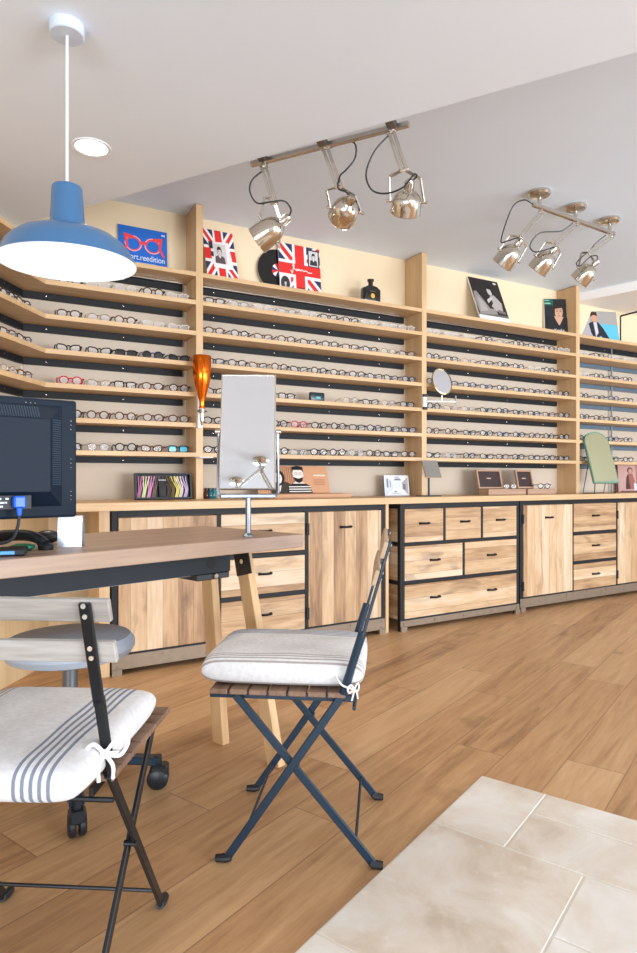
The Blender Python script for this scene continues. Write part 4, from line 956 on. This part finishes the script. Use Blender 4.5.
# ================================================================== SWIVEL STOOL
st = thing('swivel_stool', 'grey upholstered swivel stool on casters under the desk', 'stool', (-.795, 2.04, 0), R(-65))
MB().lathe([(.001, .435), (.16, .435), (.188, .445), (.200, .465), (.198, .485), (.185, .500), (.14, .508), (.001, .512)], 48).build('seat', plain('grey_upholstery', s2l(176, 186, 200), .7, 0, .04, 60), st)
MB().lathe([(.001, .434), (.10, .434), (.10, .425), (.024, .42), (.024, .26), (.032, .258), (.032, .10), (.001, .10)], 24).build('column', plain('grey_column', s2l(110, 112, 116), .35, .6), st)
for k in range(5):
    a = 2*PI*k/5; mx = rotm(0, 0, a)
    mb = MB(); mb.bar(mx @ Vector((.02, 0, .115)), mx @ Vector((.275, 0, .088)), .042, .026, mx @ Vector((0, 1, 0)), .006); b_ = mb.build('base_arm', blueblack(), st)
    mb = MB(); c = mx @ Vector((.275, 0, 0)); tx = mx @ Vector((0, 1, 0)); 
    mb.cyl(c+Vector((0, 0, .105)), c+Vector((0, 0, .055)), .012, 10)
    for g in (-1, 1): mb.lathe([(.001, 0), (.030, 0), (.034, .004), (.034, .016), (.027, .021), (.001, .022)], 20, axis_m(tx*g, c+tx*g*.004+Vector((0, 0, .034))))
    mb.box(-.024, .034, -.024, .024, .042, .078, .008, Matrix.Translation(c) @ mx)
    mb.build('caster', gun(), b_)

# ================================================================== THINGS ON THE COUNTER
def onk(u, t): return K.s_of(u, t)
# cord tray
a, b = M.s_of(134.5, .03), M.s_of(190.5, .03); W = b-a
o = thing('cord_display', 'black framed tray filled with coloured eyewear cords on the counter', 'display tray', M.pt((a+b)/2, .03, CT), (-R(10), 0, M.a))
H = .152; mb = MB(); mb.box(-W/2, W/2, -.006, 0, 0, H); mb.box(-W/2, W/2, -.035, -.006, 0, .008); mb.box(-W/2, W/2, -.035, -.006, H-.008, H); mb.box(-W/2, -W/2+.008, -.035, -.006, .008, H-.008); mb.box(W/2-.008, W/2, -.035, -.006, .008, H-.008)
mb.build('tray', gun(), o)
cols = [((196, 120, 170), 'lilac'), ((214, 226, 170), 'pale green'), ((220, 150, 196), 'pink'), ((120, 100, 96), 'brown'), ((84, 70, 64), 'dark brown'), ((110, 92, 60), 'olive'), ((232, 214, 120), 'yellow'), ((226, 216, 206), 'cream'), ((206, 182, 220), 'lavender')]
xs = [-.14, -.112, -.082, -.055, .03, .055, .082, .105, .135]
for (c, nm), x in zip(cols, xs):
    q = thing('eyewear_lanyard', f'{nm} eyewear cord looped in the black tray', 'cord', o.location, (-R(10), 0, M.a), 'cords in the tray')
    mb = MB()
    for j in range(3):
        dx = (j-1)*.007; mb.tube(bez([(x+dx-.006, -.012, .012), (x+dx+.004, -.018, .06), (x+dx*2+.012*(1 if x < 0 else -1), -.016, .11), (x+dx*2.6+.016*(1 if x < 0 else -1), -.014, .136)], 4), .0032, 6)
    mb.build('strand', plain('cord_'+nm.replace(' ', '_'), s2l(*c), .8), q)
q = thing('pouch', 'black eyewear pouch standing in the middle of the cord tray', 'pouch', o.location, (-R(10), 0, M.a))
mb = MB(); mb.box(-.03, .015, -.030, -.014, .010, .112, .006, seg=2); mb.build('case', plain('pouch_black', s2l(26, 26, 30), .6), q); MB().box(-.03, .015, -.031, -.013, .106, .116, .002).build('clasp', plain('pouch_grey', s2l(150, 150, 150), .5), q)
# jars
for u, c, lab, t in ((206.5, (92, 40, 30), 'small dark red jar on the counter beside the shelf upright', .10), (210.3, (24, 90, 100), 'small dark teal jar between the red jar and the other teal jar', .085), (213.8, (36, 120, 126), 'small bright teal jar nearest the desk mirror', .10)):
    o = thing('jar', lab, 'jar', M.pt(M.s_of(u, t), t, CT)); m_ = plain('glass_%d' % u, s2l(*c), .15, 0, .05)
    MB().lathe([(.001, 0), (.016, 0), (.0175, .004), (.0175, .042), (.012, .05), (.012, .052)], 20).build('body', m_, o)
    MB().lathe([(.001, .066), (.0145, .065), (.015, .052), (.001, .052)], 20).build('lid', plain('lid_%d' % u, s2l(*[int(x*.6) for x in c]), .35), o)
# orange bottle dispenser on the upright
p0 = M.pt(UA+UW/2, -.0005, 0)
o = thing('bottle_dispenser', 'upside-down orange metallic bottle in a white wall dispenser on the shelf upright', 'dispenser', (p0.x, p0.y, 1.20), M.a)
zt, zn = M.z_of(203, 356, -.075)-1.2, M.z_of(203, 408.5, -.075)-1.2
h = zt-zn
bx = -.010
MB().lathe([(.001, zt-.012), (.036, zt-.004), (.050, zt), (.0535, zt-.006), (.0525, zt-.34*h), (.049, zt-.46*h), (.038, zt-.60*h), (.026, zt-.75*h), (.0165, zt-.86*h), (.0155, zn+.012), (.018, zn+.010), (.018, zn), (.001, zn)], 36, Matrix.Translation((bx, -.075, 0))).build('bottle', plain('orange_foil', s2l(226, 108, 20), .16, .85, .05), o)
mb = MB(); mb.box(-.016, .016, -.016, 0, zn-.11, zn+.10, .003); mb.box(-.012, .02, -.075, -.014, zn-.024, zn-.012, .002); mb.build('wall_bracket', white(), o)
MB().lathe([(.001, zn-.004), (.019, zn-.004), (.020, zn-.02), (.014, zn-.026), (.013, zn-.07), (.010, zn-.085), (.006, zn-.10), (.001, zn-.10)], 20, Matrix.Translation((bx, -.075, 0))).build('tap', chrome(), o)
MB().box(bx-.03, bx+.03, -.082, -.074, zn-.022, zn-.012, .002).build('lever', gun(), o)
zd = M.z_of(205, 457, -.05)-1.2
MB().box(-.03, .055, -.09, 0, zd-.006, zd, .002).build('drip_tray', white(), o)
# printed kraft box
s0, s1 = M.s_of(277, -.01), M.s_of(345, -.01); 
a, b = M.s_of(262, .0), M.s_of(334.5, .0); W = b-a
kraft = (206, 152, 114)
o = thing('display_box', 'open kraft cardboard box printed with a bearded figure in stripes, on the counter', 'box', M.pt((a+b)/2, .06, CT), M.a)
MB().box(-W/2, W/2+.07, -.165, .0, 0, .026, .002).build('tray', plain('kraft', s2l(204, 156, 120), .7, 0, .06, 40), o)
lid = MB().box(-W/2, W/2, -.004, 0, .026, .215, .001, Matrix.Translation((0, 0, .026)) @ rotm(-R(18)) @ Matrix.Translation((0, 0, -.026))).build('lid', plain('kraft_lid', s2l(196, 142, 104), .7, 0, .06, 40), o)
p = Print(W, .19, -.004); p.rect(.0, .0, 1, 1, (206, 154, 116))
for k in range(22): p.rect(.02+k*.028, .06, .03+k*.028, .97, (158, 104, 76))
p.poly([(.17, 0), (.18, .36), (.24, .42), (.38, .42), (.44, .34), (.46, 0)], (60, 50, 40)).ell(.29, .56, .085, .28, (30, 24, 24)).ell(.285, .54, .052, .20, (236, 222, 214)).poly([(.26, .2), (.29, .05), (.32, .3)], (236, 222, 214))
p.stroke([(.255, .56), (.315, .56)], .005, BK)
p.poly([(.40, 0), (.41, .26), (.47, .34), (.66, .34), (.72, .26), (.74, 0)], (30, 26, 28))
for k in range(3): p.rect(.415, .04+k*.085, .725, .075+k*.085, (238, 230, 222))
p.poly([(.48, .34), (.65, .34), (.60, .44), (.52, .44)], (226, 206, 194)).ell(.565, .68, .075, .27, (236, 222, 214)).poly([(.485, .74), (.49, .94), (.56, 1.0), (.64, .95), (.645, .74), (.62, .84), (.5, .84)], (26, 22, 24)).poly([(.495, .58), (.52, .42), (.565, .36), (.61, .42), (.635, .58), (.565, .52)], (24, 20, 22))
for d in (-.028, .03): p.ell(.565+d, .70, .02, .055, (40, 34, 34), 10).ell(.565+d, .70, .015, .042, (236, 222, 214), 10)
p.rect(.78, .62, .95, .66, (244, 226, 212))
for k in range(3): p.rect(.78, .30+k*.08, .94, .325+k*.08, (176, 122, 92))
pr = p.done('printed_picture', lid); pr.location = (0, 0, .026); pr.rotation_euler = (-R(18), 0, 0)
# framed picture
a, b = M.s_of(386.5, .06), M.s_of(411.5, .06); W = b-a
def p_int(p):
    p.rect(0, 0, 1, 1, (222, 224, 230)).rect(.04, .04, .96, .96, (232, 234, 238)).poly([(.04, .96), (.34, .66), (.34, .30), (.04, .04)], (206, 208, 216)).poly([(.96, .9), (.72, .66), (.72, .34), (.96, .04)], (168, 160, 160)).rect(.34, .36, .72, .66, (214, 216, 222))
    p.poly([(.36, .74), (.72, .74), (.62, .84), (.46, .84)], (120, 124, 136)).rect(.10, .4, .16, .82, (120, 124, 132)).rect(.22, .42, .26, .74, (150, 154, 162)).rect(.76, .3, .86, .56, (120, 110, 108)).rect(.38, .16, .50, .24, (150, 152, 160)).rect(.26, .10, .64, .12, (150, 152, 160)).rect(.4, .88, .6, .92, (150, 152, 160))
panel('framed_picture', 'small framed picture of a white interior, standing on the counter', 'picture frame', M, (a+b)/2, .09, CT, W*.92, .150, .010, R(8), R(-6), p_int, (90, 88, 92))
# small tilting mirror
t = -.10; s = M.s_of(428.8, t)
o = thing('table_mirror', 'small square mirror tilted on a black stand, on the counter', 'mirror', M.pt(s, t, CT), R(12))
MB().box(-.082, .082, -.04, .05, 0, .006, .002).build('base', gun(), o); MB().tube([(0, .0, .004), (0, 0, .155)], .0075, 10).build('post', gun(), o)
tm = Matrix.Translation((.012, -.02, .195)) @ rotm(-R(44), R(0), R(-6))
MB().box(-.058, .058, .002, .007, -.085, .085, .001, tm).build('back_plate', plain('tan_back', s2l(178, 140, 92), .5), o); MB().box(-.056, .056, -.001, .002, -.083, .083, .001, tm).build('mirror_glass', mirror_mat('mirror_dim', (.72, .72, .70)), o)
# wooden boxes with glasses
brown = wood('brown_box', [s2l(150, 114, 90), s2l(176, 138, 112), s2l(192, 156, 128)], 'X', 1, .5)
for u0, u1, un, lab in ((478, 502, 516, 'first open brown wooden eyewear box, nearer the small tilted mirror'), (517, 533, 545, 'second open brown wooden eyewear box, nearer the shelf upright')):
    t = .03; a, b, b2 = M.s_of(u0, t), M.s_of(u1, t), M.s_of(un, t)
    W = b2-a-.012
    o = thing('eyewear_box', lab, 'box', M.pt((a+b2)/2, t, CT), M.a)
    mb = MB(); mb.box(-W/2, W/2, -.11, .0, 0, .045, .002); mb.build('body', brown, o)
    LW = (b-a)
    mxl = Matrix.Translation((-W/2+LW/2-.01, .002, .045)) @ rotm(-R(12))
    mb = MB(); fw_ = .013; LH = .15
    mb.box(-LW/2, -LW/2+fw_, -.02, 0, 0, LH, .001, mxl); mb.box(LW/2-fw_, LW/2, -.02, 0, 0, LH, .001, mxl); mb.box(-LW/2+fw_, LW/2-fw_, -.02, 0, 0, fw_, .001, mxl); mb.box(-LW/2+fw_, LW/2-fw_, -.02, 0, LH-fw_, LH, .001, mxl)
    ld = mb.build('lid', brown, o)
    MB().box(-LW/2+fw_, LW/2-fw_, -.008, -.002, fw_, LH-fw_, 0, mxl).build('lining', plain('box_lining', s2l(52, 30, 28), .6), ld)
    p = Print(.06, .02, -.0085); p.rect(.14, .2, .86, .6, (196, 166, 140)); l = p.done('lettering', ld); l.matrix_basis = mxl @ Matrix.Translation((0, 0, .075))
    g = thing('eyeglasses', ('gold-rimmed' if u0 == 478 else 'black')+' glasses lying on the '+('first' if u0 == 478 else 'second')+' open wooden eyewear box', 'glasses', M.pt((a+b2)/2+.035, t-.10, CT+.0455), M.a-.3)
    f, ls, ts = glasses_mesh('panto', 'gold' if u0 == 478 else 'black', 'clear')
    for nm, me in [('frame_front', f)]+[('lens', x) for x in ls]+[('temple', x) for x in ts]:
        c = bpy.data.objects.new(nm, me); C.objects.link(c); c.parent = g; c.scale = (.9, .65, .9)
# dark eyewear case among the glasses
s = M.s_of(317.5, .05)
o = thing('eyewear_case', 'dark teal eyewear case standing on the fourth shelf among glasses', 'case', M.pt(s, .075, SZ[4]), M.a)
MB().box(-.055, .055, -.028, .0, 0, .062, .007, seg=2).build('case', plain('case_teal', s2l(22, 40, 46), .3), o); MB().box(-.012, .022, -.0295, -.0275, .018, .034, .001).build('emblem', plain('case_emblem', s2l(96, 180, 180), .3), o)
# round mirror on the upright
p0 = M.pt(UB+UW/2, -.0005, 0); zb_ = M.z_of(424, 402, 0)
o = thing('arm_mirror', 'round gold-rimmed shaving mirror on an arm from the shelf upright', 'mirror', (p0.x, p0.y, zb_), M.a)
mb = MB(); mb.box(-.016, .016, -.012, 0, -.05, .05, .002); mb.build('wall_bracket', white(), o)
for zz_ in (.046, -.046): MB().box(-.018, .018, -.018, -.0, zz_-.010, zz_+.010, .003).build('bracket_end', gun(), o)
MB().bar((.01, -.012, .004), (.215, -.09, .004), .018, .012, (0, 0, 1), .002).build('arm', plain('arm_pale', s2l(176, 168, 158), .4, .4), o)
MB().bar((.215, -.09, -.012), (.215, -.09, .05), .009, .009, (1, 0, 0), .001).build('end_pin', chrome(), o)
mc = Vector((.118, -.052, .150)); mrot = Matrix.Translation(mc) @ rotm(0, 0, R(-2)) @ rotm(PI/2-R(14))
MB().tube([(mc.x, mc.y, .006), (mc.x, mc.y, .05)], .0055, 8).build('neck', chrome(), o)
MB().lathe([(.096, -.006), (.101, -.004), (.103, 0), (.101, .006), (.096, .008)], 40, mrot @ Matrix.Diagonal((.86, 1, 1, 1))).build('rim', plain('gold_rim', s2l(206, 176, 122), .2, 1), o)
MB().lathe([(.001, .004), (.097, .004)], 40, mrot @ Matrix.Diagonal((.86, 1, 1, 1))).build('mirror_glass', mirror_mat(), o)
# green arched mirror
t = -.155
s = M.s_of(607, t)
o = thing('arched_mirror', 'mint green arched mirror leaning back on a thin wire stand', 'mirror', M.pt(s, t, CT+.0), M.a-R(8))
W, H, ln_ = .265, .46, R(17.5)
arch = [(-W/2, 0), (W/2, 0)]+[(W/2-.12+.12*math.cos(a), H-.10+.10*math.sin(a)) for a in [PI/2*k/6 for k in range(7)]]+[(-W/2+.12-.12*math.sin(a), H-.10+.10*math.cos(a)) for a in [PI/2*k/6 for k in range(7)]]
flip = Matrix(((1, 0, 0, 0), (0, 0, 1, 0), (0, 1, 0, 0), (0, 0, 0, 1)))
base = Matrix.Translation((0, 0, .09)) @ rotm(-ln_)
MB().prism(arch, 0, .02, base @ flip).build('frame', plain('mint_frame', s2l(112, 144, 122), .4), o)
inner = [(x*.93, H*.03+z*.94) for x, z in arch]
MB().prism(inner, -.001, .0, base @ flip).build('mirror_glass', mirror_mat('mirror_green', (.60, .66, .46)), o)
mb = MB(); wt = .004
tp = base @ Vector((-W/2+.02, .024, H*.45)); tp2 = base @ Vector((W/2-.02, .024, H*.45))
for q in (tp, tp2):
    x = q.x; mb.tube([q, (x-.03, .12, .004), (x-.03, -.008, .004), base @ Vector((x, .012, .012))], wt, 6)
mb.tube([(tp.x-.03, .12, .004), (tp2.x-.03, .12, .004)], wt, 6); mb.build('wire_stand', gun(), o)
# pink pictured bag/board
def p_pink(p):
    p.rect(0, 0, 1, 1, (176, 136, 126)).rect(.01, .04, .30, .97, (190, 150, 142)).rect(.32, .04, .98, .97, (186, 146, 140)).rect(.30, 0, .32, 1, (150, 108, 100))
    for k in range(5): p.rect(.025+k*.012, .10, .028+k*.012, .92, (204, 170, 162))
    p.ell(.20, .78, .045, .11, (70, 44, 38)).ell(.205, .76, .030, .085, (196, 144, 120)).poly([(.13, .1), (.15, .5), (.18, .66), (.24, .66), (.26, .5), (.29, .3), (.36, .12)], (150, 92, 78)).poly([(.12, .12), (.14, .55), (.17, .66), (.18, .4), (.20, .12)], (80, 46, 40)).poly([(.26, .35), (.42, .14), (.6, .2), (.6, .04), (.26, .06)], (206, 200, 210)).rect(.04, .01, .9, .05, (110, 78, 70))
a, b = M.s_of(624, .10), M.s_of(672, .10)
panel('picture_board', 'pink-toned picture board with a seated figure, behind the mint green mirror', 'picture', M, (a+b)/2-.02, .12, CT, (b-a), .26, .03, R(3), R(-8), p_pink, (150, 96, 88))

# ================================================================== LIGHTS, WORLD, CAMERA
w = bpy.data.worlds.new('world'); bpy.context.scene.world = w; w.use_nodes = True
bg = w.node_tree.nodes['Background']; bg.inputs[0].default_value = (.78, .88, 1.0, 1); bg.inputs[1].default_value = .95
def area(name, loc, to, sx, sy, power, col):
    l = bpy.data.lights.new(name, 'AREA'); l.shape = 'RECTANGLE'; l.size = sx; l.size_y = sy; l.energy = power; l.color = col
    o = bpy.data.objects.new(name, l); C.objects.link(o); o.location = loc; o.rotation_euler = (Vector(to)-Vector(loc)).to_track_quat('-Z', 'Y').to_euler(); return o
area('window_daylight', (7.0, -4.2, .9), (.6, 3.4, 1.9), 4.0, 1.7, 600, (.86, .93, 1.0))
area('shopfront_daylight', (-2.0, -7.0, .9), (0, 3, 2.0), 5.0, 1.7, 380, (.88, .94, 1.0))
area('side_fill', (5.6, 1.6, 1.0), (1.2, 4.2, 2.5), 2.4, 1.6, 85, (.80, .90, 1.0))  # added cool fill from an unseen source, brightens the raised ceiling
area('warm_shelf_fill', (1.9, .7, 2.33), (1.4, 4.6, 1.5), 2.0, .5, 22, (1.0, .88, .74))  # added warm fill aimed at the shelves, no fitting behind it
def spot(name, loc, to, power, col, size=1.2, blend=.8, rad=.05):
    l = bpy.data.lights.new(name, 'SPOT'); l.energy = power; l.color = col; l.spot_size = size; l.spot_blend = blend; l.shadow_soft_size = rad
    o = bpy.data.objects.new(name, l); C.objects.link(o); o.location = loc; o.rotation_euler = (Vector(to)-Vector(loc)).to_track_quat('-Z', 'Y').to_euler(); return o
warm = (1.0, .86, .68)
l = bpy.data.lights.new('pendant_light', 'POINT'); l.energy = 1.6; l.color = (1, .93, .82); l.shadow_soft_size = .04
o = bpy.data.objects.new('pendant_light', l); C.objects.link(o); o.location = (pc.x, pc.y, 1+.76*KS)
spot('downlight_beam', (dl.x, dl.y, ZL-.02), (dl.x, dl.y, 0), 40, (1, .88, .70), R(110), .9, .06)
cam = bpy.data.cameras.new('camera'); co = bpy.data.objects.new('camera', cam); C.objects.link(co)
co.location = (0, 0, EYE); co.rotation_euler = (PI/2, 0, 0)
cam.sensor_fit = 'VERTICAL'; cam.sensor_height = 36; cam.lens = FPX/953*36; cam.shift_y = (HY-476.5)/953; cam.clip_start = .02
bpy.context.scene.camera = co
vs = bpy.context.scene.view_settings; vs.view_transform = 'Standard'; vs.look = 'None'; vs.exposure = .14
